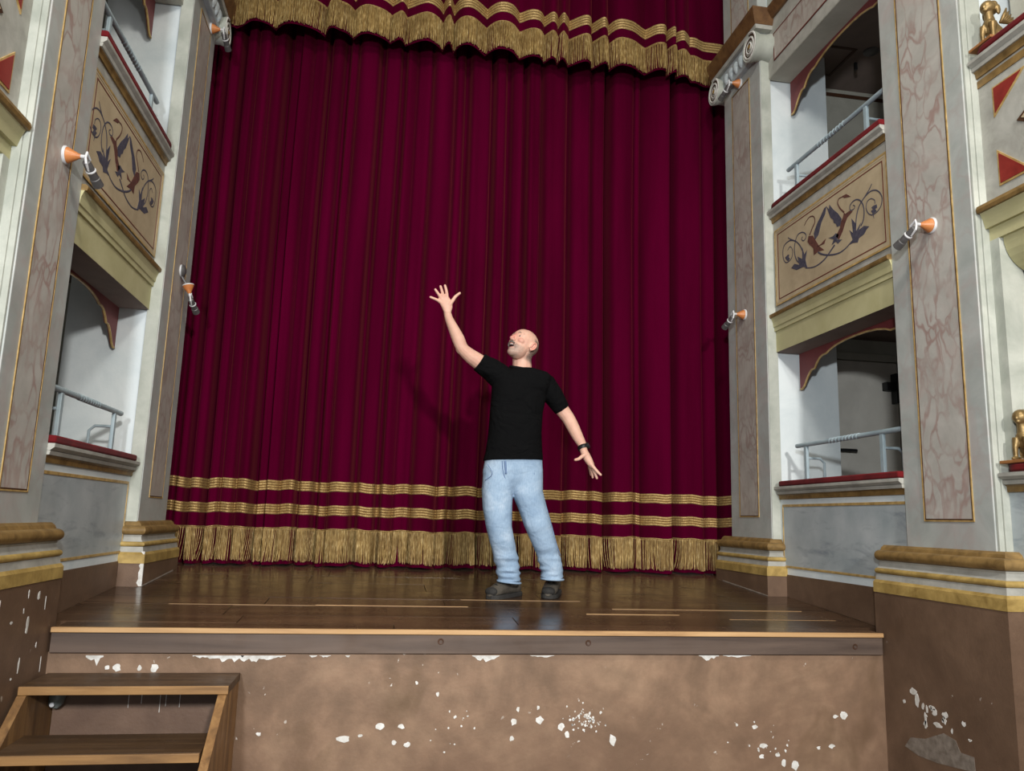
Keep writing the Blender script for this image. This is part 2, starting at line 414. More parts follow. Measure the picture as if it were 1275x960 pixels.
# ---------------------------------------------------------------- side walls
def wall(s):
    d = SIDE[s]; yB, yC, yD = d['yB'], d['yC'], d['yD']; X0, X1 = 2.185, 2.37
    side = 'right' if s > 0 else 'left'
    m = MB()
    for za, zb in ((0, 1.885), (2.875, 3.935), (5.05, 7.2)):      # under, between and above the two tiers of boxes
        m.box(X0, X1, yC-.03, yB+.01, za, zb); m.box(2.375, 2.42, 0.4, yD, za, zb)
    w = m.build('wall_'+side, M['plaster_white'], mirror=s)
    structure(w, f'{side} side wall of the auditorium holding the theatre boxes', 'wall')
    MB().box(X0, 2.665, yB+.012, 5.32, 0, 7.2).build('jamb', M['plaster_jamb'], w, mirror=s)       # partition at the far end
    MB().box(X0, 2.5, 5.322, 5.9, 0, 7.2).build('pier', M['plaster_dim'], w, mirror=s)
    MB().box(2.2, 2.7, yD+.06, yC-.04, 0, 7.2).build('pier', M['plaster_jamb'], w, mirror=s)       # pier behind the front pilaster
    # rooms of the boxes
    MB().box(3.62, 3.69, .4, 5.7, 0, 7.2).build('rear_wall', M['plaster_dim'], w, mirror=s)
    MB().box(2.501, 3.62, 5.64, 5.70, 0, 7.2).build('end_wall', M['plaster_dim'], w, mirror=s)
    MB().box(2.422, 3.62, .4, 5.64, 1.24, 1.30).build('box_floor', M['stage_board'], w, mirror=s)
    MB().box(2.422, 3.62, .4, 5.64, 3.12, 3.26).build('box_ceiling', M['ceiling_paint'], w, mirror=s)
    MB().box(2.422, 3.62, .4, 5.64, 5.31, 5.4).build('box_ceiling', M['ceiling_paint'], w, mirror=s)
    if s > 0:
        # painted frame lines on the upper room's ceiling and end wall
        for b in ((2.5, 2.85, 5.075, 5.095, 5.303, 5.3095), (2.5, 2.85, 5.44, 5.46, 5.303, 5.3095), (2.83, 2.85, 5.095, 5.44, 5.303, 5.3095), (2.502, 3.62, 5.63, 5.6395, 5.24, 5.27)):
            MB().box(*b).build('painted_or_shade_line', M['dark_line'], w)
        MB().lathe((2.97, 5.08, 5.3095), (0,0,-1), [(0,.06),(.01,.06),(.018,.045),(.019,.001)], 16).build('ceiling_fitting', M['lamp_grey'], w, smooth=True)
        MB().box(2.935, 2.955, 5.24, 5.26, 5.25, 5.3095).build('ceiling_hook', M['black_plastic'], w)
    return w
WALL = {s: wall(s) for s in (1, -1)}

# door in the back of the lower right box
door = thing('door_1', 'pale painted door with black lever and closer inside the lower right box', 'door', (3.12, 5.62, 1.3), kind='structure')
MB().box(2.83, 3.42, 5.605, 5.638, 1.301, 2.935).build('leaf', M['door_paint'], door, bevel=.003)
for b in ((2.775, 2.826, 5.59, 5.638, 1.301, 3.0), (3.424, 3.475, 5.59, 5.638, 1.301, 3.0), (2.8265, 3.4235, 5.59, 5.638, 2.94, 3.0)):
    MB().box(*b).build('frame', M['plaster_dim'], door, bevel=.003)
h = MB().box(2.855, 2.885, 5.59, 5.605, 2.12, 2.26).build('lock_plate', M['black_plastic'], door)
MB().tube([(2.87, 5.59, 2.21), (2.87, 5.56, 2.21), (2.885, 5.55, 2.21), (3.00, 5.55, 2.21)], .012, 8).build('lever', M['black_plastic'], door, smooth=True)
MB().box(3.28, 3.40, 5.545, 5.605, 2.70, 2.77).build('door_closer', M['black_plastic'], door, bevel=.006)
MB().box(3.36, 3.385, 5.535, 5.605, 2.60, 2.84).build('closer_arm', M['black_plastic'], door)

# ---------------------------------------------------------------- pilasters
def half_round(o, z0, z1, r, n=8):
    zc, h = (z0+z1)/2, (z1-z0)/2
    return [(-.03, z0), (o, z0)] + [(o+math.sin(math.pi*k/n)*r, zc-math.cos(math.pi*k/n)*h) for k in range(1, n)] + [(o, z1), (-.03, z1)]

def frame_lines(s, x, y0, y1, z0, z1, parent, w=.0062, gold='gold_line', dark='dark_line', names=('panel_frame', 'painted_or_shade_line')):
    """two thin rectangles round a panel on a side wall: a gilded bead and a dark line inside it"""
    for k, (mat, nm, t) in enumerate(((gold, names[0], .004), (dark, names[1], .0025))):  # second line: shade of a bevelled groove, put in as colour
        i = k*w*1.05; m = MB()
        m.box(x-t, x, y0+i, y1-i, z0+i, z0+i+w); m.box(x-t, x, y0+i, y1-i, z1-i-w, z1-i)
        m.box(x-t, x, y0+i, y0+i+w, z0+i+w, z1-i-w); m.box(x-t, x, y1-i-w, y1-i, z0+i+w, z1-i-w)
        m.build(nm, M[mat], parent, mirror=s)

def base(s, X, ya, yb, xin, P, zf, side_back=False):
    """base of a pilaster whose shaft stands at X from yb (near) to ya (far)"""
    path = [(X+.02, ya), (X, ya), (X, yb), (xin, yb)] if side_back else [(X, ya), (X, yb), (xin, yb)]
    if side_back: path[0] = (xin, ya)
    z = 1.272
    MB().sweep(path, [(-.05, zf), (.078, zf), (.078, z), (-.05, z)]).build('plinth', M['plaster_brown'], P, mirror=s)
    MB().sweep(path, [(-.03, z), (.082, z), (.082, z+.052), (.070, z+.066), (-.03, z+.066)]).build('lower_band', M['gilt_pale'], P, mirror=s)
    MB().sweep(path, [(-.03, z+.066), (.066, z+.066), (.060, z+.098), (-.03, z+.098)]).build('lower_fillet', M['grey_moulding'], P, mirror=s)
    MB().sweep(path, half_round(.052, z+.098, z+.128, .018)).build('lower_torus', M['gilt_pale'], P, smooth=True, mirror=s)
    MB().sweep(path, [(-.03, z+.128), (.052, z+.128), (.040, z+.142), (.038, z+.158), (.044, z+.168), (-.03, z+.168)]).build('scotia', M['grey_moulding'], P, smooth=True, mirror=s)
    MB().sweep(path, half_round(.034, z+.168, z+.224, .034)).build('upper_torus', M['gilt_paint'], P, smooth=True, mirror=s)
    MB().sweep(path, [(-.03, z+.224), (.030, z+.224), (.022, z+.240), (.006, z+.252), (-.03, z+.252)]).build('upper_fillet', M['gilt_paint'], P, mirror=s)

def volute(s, y, z, R, P):
    """scroll of the capital: a barrel running into the wall with a spiral ridge on its face"""
    v = MB().lathe((2.185, y, z), (-1,0,0), [(0, R*.97), (.02, R*.97), (.06, R*.88), (.11, R*.88), (.15, R), (.168, R), (.172, R*.93), (.166, R*.86)], 32).build('volute', M['plaster_white'], P, smooth=True, mirror=s)
    pts = []; turns = 2.6
    for k in range(70):
        t = k/69; a = math.pi/2 + turns*2*math.pi*t; r = R*(.86*(1-t)+.10)
        pts.append((2.018, y+math.cos(a)*r, z+math.sin(a)*r))
    MB().tube(pts, [R*.085*(1-.45*k/69) for k in range(70)], 7).build('spiral', M['bare_plaster'], v, smooth=True, mirror=s)
    pts = []
    for k in range(70):
        t = k/69; a = math.pi/2 + turns*2*math.pi*t; r = R*(.74*(1-t)+.06)
        pts.append((2.0175, y+math.cos(a)*r, z+math.sin(a)*r))
    MB().tube(pts, [R*.05*(1-.5*k/69) for k in range(70)], 5).build('spiral_groove', M['dark_line'], v, smooth=True, mirror=s)
    MB().lathe((2.024, y, z), (-1,0,0), [(0, R*.16), (.012, R*.16), (.02, R*.08), (.021, .001)], 14).build('eye', M['gilt_paint'], v, smooth=True, mirror=s)

for s in (1, -1):
    d = SIDE[s]; yA, yB, yC, yD = d['yA'], d['yB'], d['yC'], d['yD']; side = 'right' if s > 0 else 'left'
    # proscenium pilaster beside the curtain
    P = thing('pilaster', f'slim marbled pilaster with scroll capital framing the {side} edge of the curtain', 'pilaster', (s*2.15, 5.5, FZ(5.5)))
    MB().box(W1, 2.184, yB-.006, yA, 1.2, 5.46).build('shaft', M['marble_grey'], P, mirror=s, bevel=.004)
    MB().box(W1+.004, 2.182, yB-.014, yB-.0065, 1.52, 5.20).build('corner_strip', M['plaster_white'], P, mirror=s, bevel=.002)
    MB().box(W1-.002, W1+.01, 5.405, 5.70, 1.682, 5.15).build('marbled_panel', M['marble_rose_pale'], P, mirror=s)
    frame_lines(s, W1-.0005, 5.395, 5.71, 1.672, 5.16, P)
    base(s, W1, yA+.13, yB, 2.184, P, FZ(yB)-.02)
    cap = MB().box(2.06, 2.184, yB-.03, yA+.06, 5.235, 5.42).build('capital_block', M['marble_blue'], P, mirror=s, bevel=.006)
    volute(s, 5.215, 5.30, .118, P); volute(s, 5.885, 5.30, .112, P)
    for k in range(5):       # egg ornaments between the scrolls
        e = MB().lathe((2.065, 5.36+.09*k, 5.33), (0,0,-1), [(-.05,.002),(-.04,.022),(-.01,.033),(.03,.028),(.055,.014),(.065,.002)], 12)
        e.build('egg', M['marble_blue'], cap, smooth=True, mirror=s)
    path = [(2.09, yA+.1), (2.09, yB-.03), (2.18, yB-.03)]
    MB().sweep(path, [(-.04, 5.42), (.055, 5.42), (.062, 5.45), (-.04, 5.45)]).build('abacus', M['grey_moulding'], P, mirror=s)
    MB().sweep(path, [(-.04, 5.45), (.065, 5.45), (.075, 5.47), (.10, 5.545), (.10, 5.575), (-.04, 5.575)]).build('cornice', M['brown_gilt'], P, mirror=s)
    MB().box(W1+.005, 2.184, yB+.02, yA, 5.575, 7.2).build('upper_shaft', M['marble_grey'], P, mirror=s)
    MB().box(W1+.002, W1+.02, 5.40, 5.70, 5.66, 7.0).build('upper_marbled_panel', M['marble_rose'], P, mirror=s)
    frame_lines(s, W1+.004, 5.39, 5.71, 5.65, 7.01, P)
    if s < 0:                                  # plaster knocked bare on the corner of the left plinth and along its foot
        xx, yy = W1-.078, yB-.078; m2 = MB(); zs = [FZ(yy)+.002+.205*k/10 for k in range(11)]
        for k in range(10):
            w0, w1 = (.004+.03*abs(math.sin(k*1.7+.4))*(1-.05*k)), (.004+.03*abs(math.sin((k+1)*1.7+.4))*(1-.05*k))
            m2.add([(xx-.0015, yy-.0015, zs[k]), (xx+w0, yy-.0015, zs[k]), (xx+w1, yy-.0015, zs[k+1]), (xx-.0015, yy-.0015, zs[k+1]), (xx-.0015, yy+w1*.4, zs[k+1]), (xx-.0015, yy+w0*.4, zs[k])],
                   [(0,1,2,3), (0,3,4,5)])
        m2.build('bare_plaster_patch', M['bare_plaster'], P, mirror=s)
    m2 = MB(); y_a, y_b = yB-.078, yA
    m2.prism([(W1-.0815, y_a, FZ(y_a)+.001), (W1-.0785, y_a, FZ(y_a)+.007), (W1-.0785, y_b, FZ(y_b)+.006), (W1-.0815, y_b, FZ(y_b)+.001)], (-.003,0,0))
    m2.build('plaster_line', M['worn_grey'], P, mirror=s)
    # wide front pilaster at the stage edge
    P = thing('pilaster', f'broad rose-veined marbled pilaster on a brown plinth at the {side} end of the stage edge', 'pilaster', (s*2.15, (yC+yD)/2, 0))
    MB().box(W3, 2.199, yD, yC, 1.2, 7.2).build('shaft', M['marble_grey'], P, mirror=s, bevel=.004)
    MB().box(W3+.006, 2.24, yD-.016, yD-.0005, 1.52, 7.2).build('corner_strip', M['plaster_white'], P, mirror=s, bevel=.003)
    MB().box(W3+.03, 2.26, yD-.026, yD-.0165, 1.52, 7.2).build('corner_strip', M['plaster_white'], P, mirror=s, bevel=.003)
    y0, y1 = yD+.13, yC-.16
    MB().box(W3-.002, W3+.01, y0, y1, 1.665, 7.1).build('marbled_panel', M['marble_rose'], P, mirror=s)
    frame_lines(s, W3-.0005, y0-.010, y1+.010, 1.655, 7.11, P, w=.0068)
    base(s, W3, 4.03, yD-.05, 2.34, P, 0.0, side_back=False)
    if s < 0 or s > 0:
        mm = MB()
        for k in range(17 if s < 0 else 8):
            yy = random.uniform(yD, yC+.03) if s < 0 else random.gauss(3.62, .10)
            zz_ = random.uniform(.86, 1.24) if s < 0 else random.gauss(.72, .08)
            chip(mm, W3-.078, yy, zz_, random.choice((.003,.005,.008,.014)), random.choice((.006,.012,.02,.035)), 'y', 11)
        mm.build('plaster_speck', M['bare_plaster'], P, kind='stuff', mirror=s)
    if s > 0:
        def onp(px, py):                       # point of the plinth face seen at a photo pixel
            d_ = at(px, py, 4.0)-CAM; return CAM+d_*((W3-.078-CAM.x)/d_.x)
        for px, py, a, b in ((1137,860,5,5),(1142,872,3,9),(1149,879,2,4),(1160,881,5,3),(1164,887,4,4),(1177,891,5,5),(1176,897,3,5),(1168,903,6,3),(1208,922,2,2),(1126,873,2,3)):
            q = onp(px, py); m2 = MB(); chip(m2, W3-.078, q.y, q.z, a*.0055, b*.0040, 'y', 10); m2.build('bare_plaster_patch', M['bare_plaster'], P)
        pts = [(1127,929),(1134,918),(1152,920),(1175,913),(1190,922),(1196,937),(1213,943),(1215,962),(1190,956),(1167,950),(1144,941)]
        m2 = MB().prism([onp(*q) for q in pts], (-.0012,0,0)); m2.build('grey_patch', M['worn_grey'], P)
# ---------------------------------------------------------------- theatre boxes
MOTIF_LINES = {
'stem': [[(4.605,3.405),(4.557,3.374),(4.472,3.34),(4.367,3.317),(4.286,3.324),(4.228,3.345)],
         [(4.409,3.387),(4.459,3.362),(4.522,3.333),(4.598,3.319),(4.676,3.322),(4.768,3.347)]],
'scroll': [[(4.18,3.402),(4.17,3.466),(4.149,3.519),(4.115,3.552),(4.071,3.574),(4.008,3.584),(3.949,3.559),(3.914,3.509),(3.922,3.461),(3.959,3.436),(4.009,3.433),(4.048,3.459),(4.066,3.499),(4.053,3.533),(4.016,3.538),(3.983,3.515),(3.98,3.49)],
         [(4.126,3.408),(4.097,3.438),(4.087,3.494),(4.104,3.548),(4.144,3.586),(4.193,3.594),(4.228,3.577),(4.224,3.548),(4.191,3.542),(4.176,3.555),(4.195,3.57)],
         [(4.8,3.486),(4.832,3.535),(4.892,3.587),(4.971,3.615),(5.046,3.602),(5.065,3.545),(5.045,3.487),(5.002,3.465),(4.942,3.48),(4.929,3.53),(4.959,3.568),(4.997,3.553)],
         [(4.793,3.378),(4.873,3.434),(4.904,3.514),(4.885,3.585),(4.848,3.618),(4.792,3.614),(4.75,3.586),(4.747,3.558),(4.782,3.548),(4.804,3.571),(4.787,3.58)],
         [(4.071,3.574),(4.03,3.60),(4.0,3.625)], [(4.892,3.587),(4.95,3.62),(4.985,3.645)]],
'tail': [[(4.291,3.561),(4.334,3.606),(4.357,3.651),(4.341,3.673),(4.295,3.668)],
         [(4.7,3.56),(4.664,3.596),(4.629,3.627),(4.64,3.669),(4.692,3.687),(4.74,3.67),(4.762,3.651)]]}
MOTIF_SHAPES = [
('griffin', 'motif_brown', [(4.203,3.533),(4.235,3.549),(4.281,3.546),(4.291,3.561),(4.304,3.535),(4.329,3.513),(4.343,3.476),(4.393,3.438),(4.36,3.405),(4.311,3.45),(4.285,3.489),(4.26,3.514),(4.226,3.525)]),
('wing', 'motif_blue', [(4.486,3.681),(4.457,3.648),(4.449,3.677),(4.41,3.629),(4.359,3.581),(4.322,3.531),(4.342,3.49),(4.377,3.496),(4.385,3.52),(4.41,3.537),(4.415,3.56),(4.443,3.585),(4.464,3.629)]),
('griffin', 'motif_brown', [(4.729,3.522),(4.714,3.558),(4.661,3.542),(4.625,3.492),(4.59,3.443),(4.53,3.394),(4.605,3.408),(4.657,3.4),(4.661,3.453),(4.704,3.491)]),
('wing', 'motif_blue', [(4.511,3.677),(4.486,3.681),(4.501,3.637),(4.554,3.591),(4.591,3.524),(4.638,3.501),(4.647,3.552),(4.605,3.603),(4.558,3.637)]),
('leaf', 'motif_blue', [(4.246,3.33),(4.216,3.354),(4.244,3.426),(4.208,3.392),(4.217,3.491),(4.177,3.441),(4.175,3.393),(4.124,3.428),(4.148,3.39),(4.095,3.397),(4.045,3.375),(4.076,3.363),(4.099,3.345),(4.152,3.338),(4.165,3.316),(4.218,3.331)]),
('leaf', 'motif_blue', [(4.444,3.396),(4.418,3.426),(4.476,3.457),(4.428,3.451),(4.392,3.459),(4.358,3.439),(4.377,3.411),(4.326,3.393),(4.374,3.382),(4.396,3.404)]),
('leaf', 'motif_blue', [(4.741,3.339),(4.794,3.363),(4.884,3.369),(4.954,3.406),(4.909,3.423),(4.847,3.395),(4.864,3.462),(4.804,3.423),(4.799,3.508),(4.775,3.447),(4.74,3.465),(4.764,3.406),(4.753,3.365)]),
('leaf', 'motif_brown', [(4.615,3.445),(4.564,3.449),(4.507,3.465),(4.527,3.436),(4.584,3.441)]),
('tail_tuft', 'motif_brown', [(4.306,3.676),(4.26,3.671),(4.212,3.633),(4.256,3.646),(4.284,3.653)]),
('blossom', 'motif_blue', [(4.016,3.482),(3.99,3.485),(3.965,3.481),(3.962,3.46),(3.982,3.459),(3.968,3.44),(3.999,3.436),(3.996,3.405),(4.009,3.443),(4.022,3.462),(4.002,3.463)]),
('blossom', 'motif_blue', [(5.036,3.511),(4.999,3.519),(4.977,3.515),(4.985,3.498),(4.968,3.481),(4.994,3.47),(5.015,3.485)])]

def motif(s, x, parent, dz=.02):
    for nm, ls in MOTIF_LINES.items():
        for l in ls:
            p = spline([(x-.001, y, z+dz) for y, z in l], 4); n = len(p); w = {'stem': .007, 'scroll': .0055, 'tail': .006}[nm]
            MB().tube(p, [w*(1-.45*k/n) for k in range(n)], 6, flat=(0, .18)).build(nm, M['motif_brown' if nm == 'tail' else 'motif_blue'], parent, mirror=s)
    for nm, mt, poly in MOTIF_SHAPES:
        MB().prism([(x, y, z+dz) for y, z in poly], (-.0015, 0, 0)).build(nm, M[mt], parent, mirror=s)

def ledge(s, x, y0, y1, z, P, proud=.03):
    """moulded shelf under the cushion: grey steps with a gilded hollow below"""
    path = [(x, y1), (x, y0)]
    MB().sweep(path, [(0, z-.088), (.010, z-.088), (.012, z-.064), (.022, z-.055), (0, z-.055)]).build('ledge_gilding', M['gilt_paint'], P, mirror=s)
    MB().sweep(path, [(0, z-.054), (.03, z-.054), (.034, z-.036), (.026, z-.034), (0, z-.034)]).build('ledge', M['grey_moulding'], P, mirror=s)
    MB().sweep(path, [(0, z-.033), (.032, z-.033), (.05, z-.018), (.05, z-.001), (0, z-.001)]).build('ledge', M['grey_moulding'], P, mirror=s)

def cushion(s, x, y0, y1, z, P, h=.036, round_far=True):
    xs0, xs1 = x-.052, 2.36; R = .11; pts = []
    pts += [(xs1, y0), (xs0, y0)]
    for k in range(9):
        a = math.pi/2*k/8
        pts.append((xs0+R*(1-math.cos(a)), y1-R+R*math.sin(a)))
    pts.append((xs1, y1))
    MB().prism([(p[0], p[1], z) for p in pts], (0,0,h)).build('cushion', M['red_velvet_cushion'], P, bevel=.009, smooth=True, mirror=s)

def scallop(s, x, y0, y1, zt, drop, P):
    """shaped wooden pelmet hanging in the opening, deep at both ends"""
    prof = [(0,1.0),(.02,1.0),(.04,.93),(.07,.74),(.095,.62),(.115,.56),(.14,.56),(.16,.44),(.19,.32),(.22,.27),(.25,.27),(.28,.21),(.34,.14),(.42,.10),(.5,.09)]
    prof = prof + [(1-u, d_) for u, d_ in prof[-2::-1]]
    low = [(y1-(y1-y0)*u, zt-drop*d_) for u, d_ in prof]
    b = MB().prism([(x, y1, zt)] + [(x, y, z) for y, z in low] + [(x, y0, zt)], (.016,0,0)).build('pelmet_board', M['maroon_paint'], P, mirror=s)
    MB().tube([(x+.004, y, z) for y, z in low], .0075, 6).build('gilded_edge', M['gold_line'], b, mirror=s)

def rail(s, z, y0, y1, label, zc):
    t = thing('safety_rail', label, 'railing', (s*2.25, (y0+y1)/2, zc), 'safety rails of the boxes')
    x = 2.215
    MB().tube([(x, y0, z), (x, y1, z)], .0155, 12).build('handrail', M['rail_paint'], t, smooth=True, mirror=s)
    # spiral wrap in the middle of the bar
    pts = [(x+.0155*math.cos(a), y0+(y1-y0)*(.38+.28*k/72), z+.0155*math.sin(a)) for k in range(73) for a in (2*math.pi*k/8,)]
    MB().tube(pts, .0035, 5).build('spiral_wrap', M['rail_paint'], t, smooth=True, mirror=s)
    for f in (.10, .80):
        y = y1-(y1-y0)*f
        p = MB().box(x-.010, x+.010, y-.016, y+.016, zc, z-.012).build('post', M['rail_paint'], t, bevel=.003, mirror=s)
        MB().tube([(x, y, zc+(z-zc)*.62), (x+.10, y, zc+(z-zc)*.62), (x+.13, y, zc+(z-zc)*.5), (x+.13, y, zc)], .009, 8).build('brace', M['rail_paint'], p, smooth=True, mirror=s)

for s in (1, -1):
    d = SIDE[s]; side = 'right' if s > 0 else 'left'; y0, y1 = d['yC']-.0, d['yB']-.008; X = W2
    ym = (y0+y1)/2
    # ---- lower box
    B = thing('theatre_box', f'lower {side} stage-side box front with blue-grey marbled dado below a red cushion', 'theatre box', (s*2.2, ym, 1.06))
    yn = 3.99 if s > 0 else 4.0
    MB().prism([(X-.006, yn, FZ(yn)), (X-.006, y1, FZ(y1)), (X-.006, y1, 1.284), (X-.006, yn, 1.284)], (.019,0,0)).build('baseboard', M['plaster_brown'], B, mirror=s)
    MB().box(X, 2.184, y0, y1, 1.284, 1.80).build('dado_border', M['plaster_jamb'], B, mirror=s)
    MB().box(X-.002, 2.184, y0, y1-.045, 1.345, 1.745).build('dado_panel', M['marble_blue'], B, mirror=s)
    for b in ((y0, y1-.035, 1.330, 1.345), (y0, y1-.035, 1.745, 1.762), (y1-.045, y1-.032, 1.345, 1.745)):
        MB().box(X-.006, 2.184, *b).build('gilded_line', M['gold_line'], B, mirror=s, bevel=.002)
    ledge(s, X, y0, y1, 1.886, B)
    cushion(s, X, y0, y1+.0, 1.887, B)
    MB().box(2.371, 2.38, y0-.2, y1+.015, 2.865, 3.12).build('lintel', M['plaster_dim'], B, mirror=s)
    scallop(s, 2.352, y0-.02, y1+.0, 2.873, .27, B)
    # ---- upper box
    B = thing('theatre_box', f'upper {side} stage-side box front with painted griffin panel under a red cushion', 'theatre box', (s*2.2, ym, 2.87))
    MB().box(X, 2.184, y0, y1, 2.866, 3.02).build('frieze', M['cream_paint'], B, mirror=s)
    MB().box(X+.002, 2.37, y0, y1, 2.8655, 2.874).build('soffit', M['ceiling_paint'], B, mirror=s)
    path = [(X, y1), (X, y0)]
    MB().sweep(path, [(0, 3.02), (.012, 3.02), (.012, 3.048), (.02, 3.052), (.024, 3.085), (.036, 3.118), (0, 3.118)]).build('cornice', M['cream_paint'], B, mirror=s)
    MB().sweep(path, [(0, 3.118), (.046, 3.118), (.05, 3.128), (.05, 3.142), (.036, 3.150), (0, 3.150)]).build('gilded_cornice', M['gilt_paint'], B, mirror=s)
    MB().box(X, 2.184, y0, y1, 3.15, 3.854).build('panel_border', M['grey_moulding'], B, mirror=s)
    pn = MB().box(X-.006, 2.184, y0+.02, y1-.045, 3.215, 3.775).build('painted_panel', M['ochre_panel'], B, mirror=s)
    frame_lines(s, X-.0055, y0+.012, y1-.036, 3.205, 3.785, B, w=.012, dark='ochre_panel')
    m = MB(); xx = X-.0075; a0, a1, b0, b1, w = y0+.055, y1-.08, 3.245, 3.745, .007
    m.box(xx, xx+.002, a0, a1, b0, b0+w); m.box(xx, xx+.002, a0, a1, b1-w, b1); m.box(xx, xx+.002, a0, a0+w, b0+w, b1-w); m.box(xx, xx+.002, a1-w, a1, b0+w, b1-w)
    m.build('red_line', M['red_line'], pn, mirror=s)
    motif(s, X-.0062, pn)
    ledge(s, X, y0, y1, 3.942, B)
    cushion(s, X, y0, y1, 3.943, B)
    MB().box(X, 2.184, y0, y1, 5.045, 5.50).build('upper_frieze', M['grey_moulding'], B, mirror=s)
    MB().box(X+.002, 2.37, y0, y1, 5.04, 5.0495).build('upper_soffit', M['plaster_dim'], B, mirror=s)
    MB().box(X-.003, 2.184, y0+.1, y1-.11, 5.15, 5.36).build('frieze_panel', M['marble_rose_pale'], B, mirror=s)
    frame_lines(s, X-.002, y0+.09, y1-.10, 5.14, 5.37, B, w=.010, gold='red_line', dark='marble_rose_pale')
    MB().sweep(path, [(0, 5.50), (.02, 5.50), (.06, 5.55), (.06, 5.575), (0, 5.575)]).build('upper_cornice', M['brown_gilt'], B, mirror=s)
    MB().box(2.371, 2.38, y0-.2, y1+.015, 5.04, 5.3).build('lintel', M['plaster_dim'], B, mirror=s)
    scallop(s, 2.352, y0-.02, y1, 5.04, .27, B)
    rail(s, 2.165, d['yC']+.02, 5.045, f'pale blue-grey metal safety rail above the lower {side} box cushion', 1.924)
    rail(s, 4.215, d['yC']+.02, 5.045, f'pale blue-grey metal safety rail above the upper {side} box cushion', 3.980)

    # ---- next box towards the audience, cut by the frame
    yn1, yn0, XN = d['yD']-.027, 1.0, 2.215
    B = thing('theatre_box', f'audience box beyond the broad pilaster at the far {side} edge with red triangle panels', 'theatre box', (s*2.25, 2.1, 0))
    MB().box(XN, 2.34, yn0, yn1+.12, 0.0, 1.27).build('plinth', M['plaster_brown'], B, mirror=s)
    MB().box(XN, 2.184+.16, yn0, yn1, 1.271, 1.80).build('lower_parapet', M['marble_blue'], B, mirror=s)
    ledge(s, XN, yn0, yn1, 1.880, B); cushion(s, XN, yn0, yn1-.0, 1.881, B, round_far=False)
    MB().box(XN, 2.36, yn0, yn1, 3.0, 3.09).build('frieze', M['cream_paint'], B, mirror=s)
    path = [(XN, yn1), (XN, yn0)]
    MB().sweep(path, [(0, 3.06), (.02, 3.06), (.03, 3.10), (.045, 3.135), (0, 3.135)]).build('cornice', M['cream_paint'], B, mirror=s)
    MB().sweep(path, [(0, 3.135), (.06, 3.135), (.066, 3.15), (.06, 3.168), (0, 3.172)]).build('gilded_cornice', M['gilt_paint'], B, mirror=s)
    # cove under the frieze, with its gilded relief band
    cv = [(2.235+.16*(1-math.cos(math.pi/2*k/8)), 3.0-.17*math.sin(math.pi/2*k/8)) for k in range(9)]
    MB().prism([(x, yn1-.06, z) for x, z in cv] + [(2.44, yn1-.06, 2.83), (2.44, yn1-.06, 3.0)], (0, yn0-yn1+.06, 0)).build('cove', M['cream_paint'], B, mirror=s)
    MB().prism([(XN, yn1, z_) for z_ in (1.925, 3.0)] + [(2.235+.04, yn1, 3.0), (2.30, yn1, 2.93), (2.335, yn1, 2.83), (2.345, yn1, 1.925)], (0,-.055,0)).build('door_post', M['plaster_white'], B, mirror=s)
    band = MB().box(2.385, 2.44, yn0, yn1-.06, 2.66, 2.828).build('relief_band', M['gilt_pale'], B, mirror=s)
    for k in range(16):
        yy = yn1-.10-.045*k; zc = 2.745+.04*math.sin(k*1.9)
        pts = [(2.382, yy+math.cos(a)*r, zc+math.sin(a)*r) for q in range(16) for a, r in ((q*.55+k, .042*(1-q/18)),)]
        MB().tube(pts, [.010*(1-q/22) for q in range(16)], 6).build('acanthus_curl', M['gilt_pale'], band, smooth=True, mirror=s)
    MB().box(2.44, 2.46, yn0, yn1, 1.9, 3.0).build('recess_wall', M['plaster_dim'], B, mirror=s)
    MB().box(XN, 2.36, yn0, yn1, 3.172, 3.86).build('upper_parapet', M['grey_moulding'], B, mirror=s)
    MB().box(XN-.005, 2.3, yn0, yn1, 3.80, 3.838).build('gilded_line', M['gilt_paint'], B, mirror=s)
    ledge(s, XN, yn0, yn1, 3.940, B); cushion(s, XN, yn0, yn1, 3.941, B)
    yo = yn1-.09
    for tri in ([(yo, 3.755), (yo, 3.60), (yo-.20, 3.755)], [(yo, 3.43), (yo, 3.245), (yo-.20, 3.245)], [(yo-1.1, 3.755), (yo-1.1, 3.60), (yo-.9, 3.755)], [(yo-1.1, 3.43), (yo-1.1, 3.245), (yo-.9, 3.245)]):
        c = (sum(p[0] for p in tri)/3, sum(p[1] for p in tri)/3)
        fr = MB().prism([(XN, y, z) for y, z in tri], (-.006,0,0)).build('triangle_frame', M['gold_line'], B, mirror=s)
        MB().prism([(XN-.004, c[0]+(y-c[0])*.83, c[1]+(z-c[1])*.83) for y, z in tri], (-.005,0,0)).build('red_triangle', M['red_paint'], fr, mirror=s)
    lz = [(yo-.13, 3.515), (yo-.55, 3.76), (yo-.97, 3.515), (yo-.55, 3.265)]; c = (yo-.55, 3.515)
    fr = MB().prism([(XN, y, z) for y, z in lz], (-.006,0,0)).build('lozenge_frame', M['dark_line'], B, mirror=s)
    MB().prism([(XN-.004, c[0]+(y-c[0])*.93, c[1]+(z-c[1])*.93) for y, z in lz], (-.005,0,0)).build('lozenge', M['ochre_panel'], fr, mirror=s)
    MB().box(2.44, 2.46, yn0, yn1, 3.94, 5.05).build('recess_wall', M['plaster_dim'], B, mirror=s)
    MB().box(XN, 2.34, yn0, yn1, 5.045, 7.2).build('upper_wall', M['plaster_white'], B, mirror=s)
sw = MB().box(2.425, 2.44, 3.06, 3.10, 2.52, 2.60).build('light_switch', M['lamp_grey']); sw.name = 'light_switch'
tag(sw, 'small grey light switch in the recess beyond the right pilaster', 'switch')

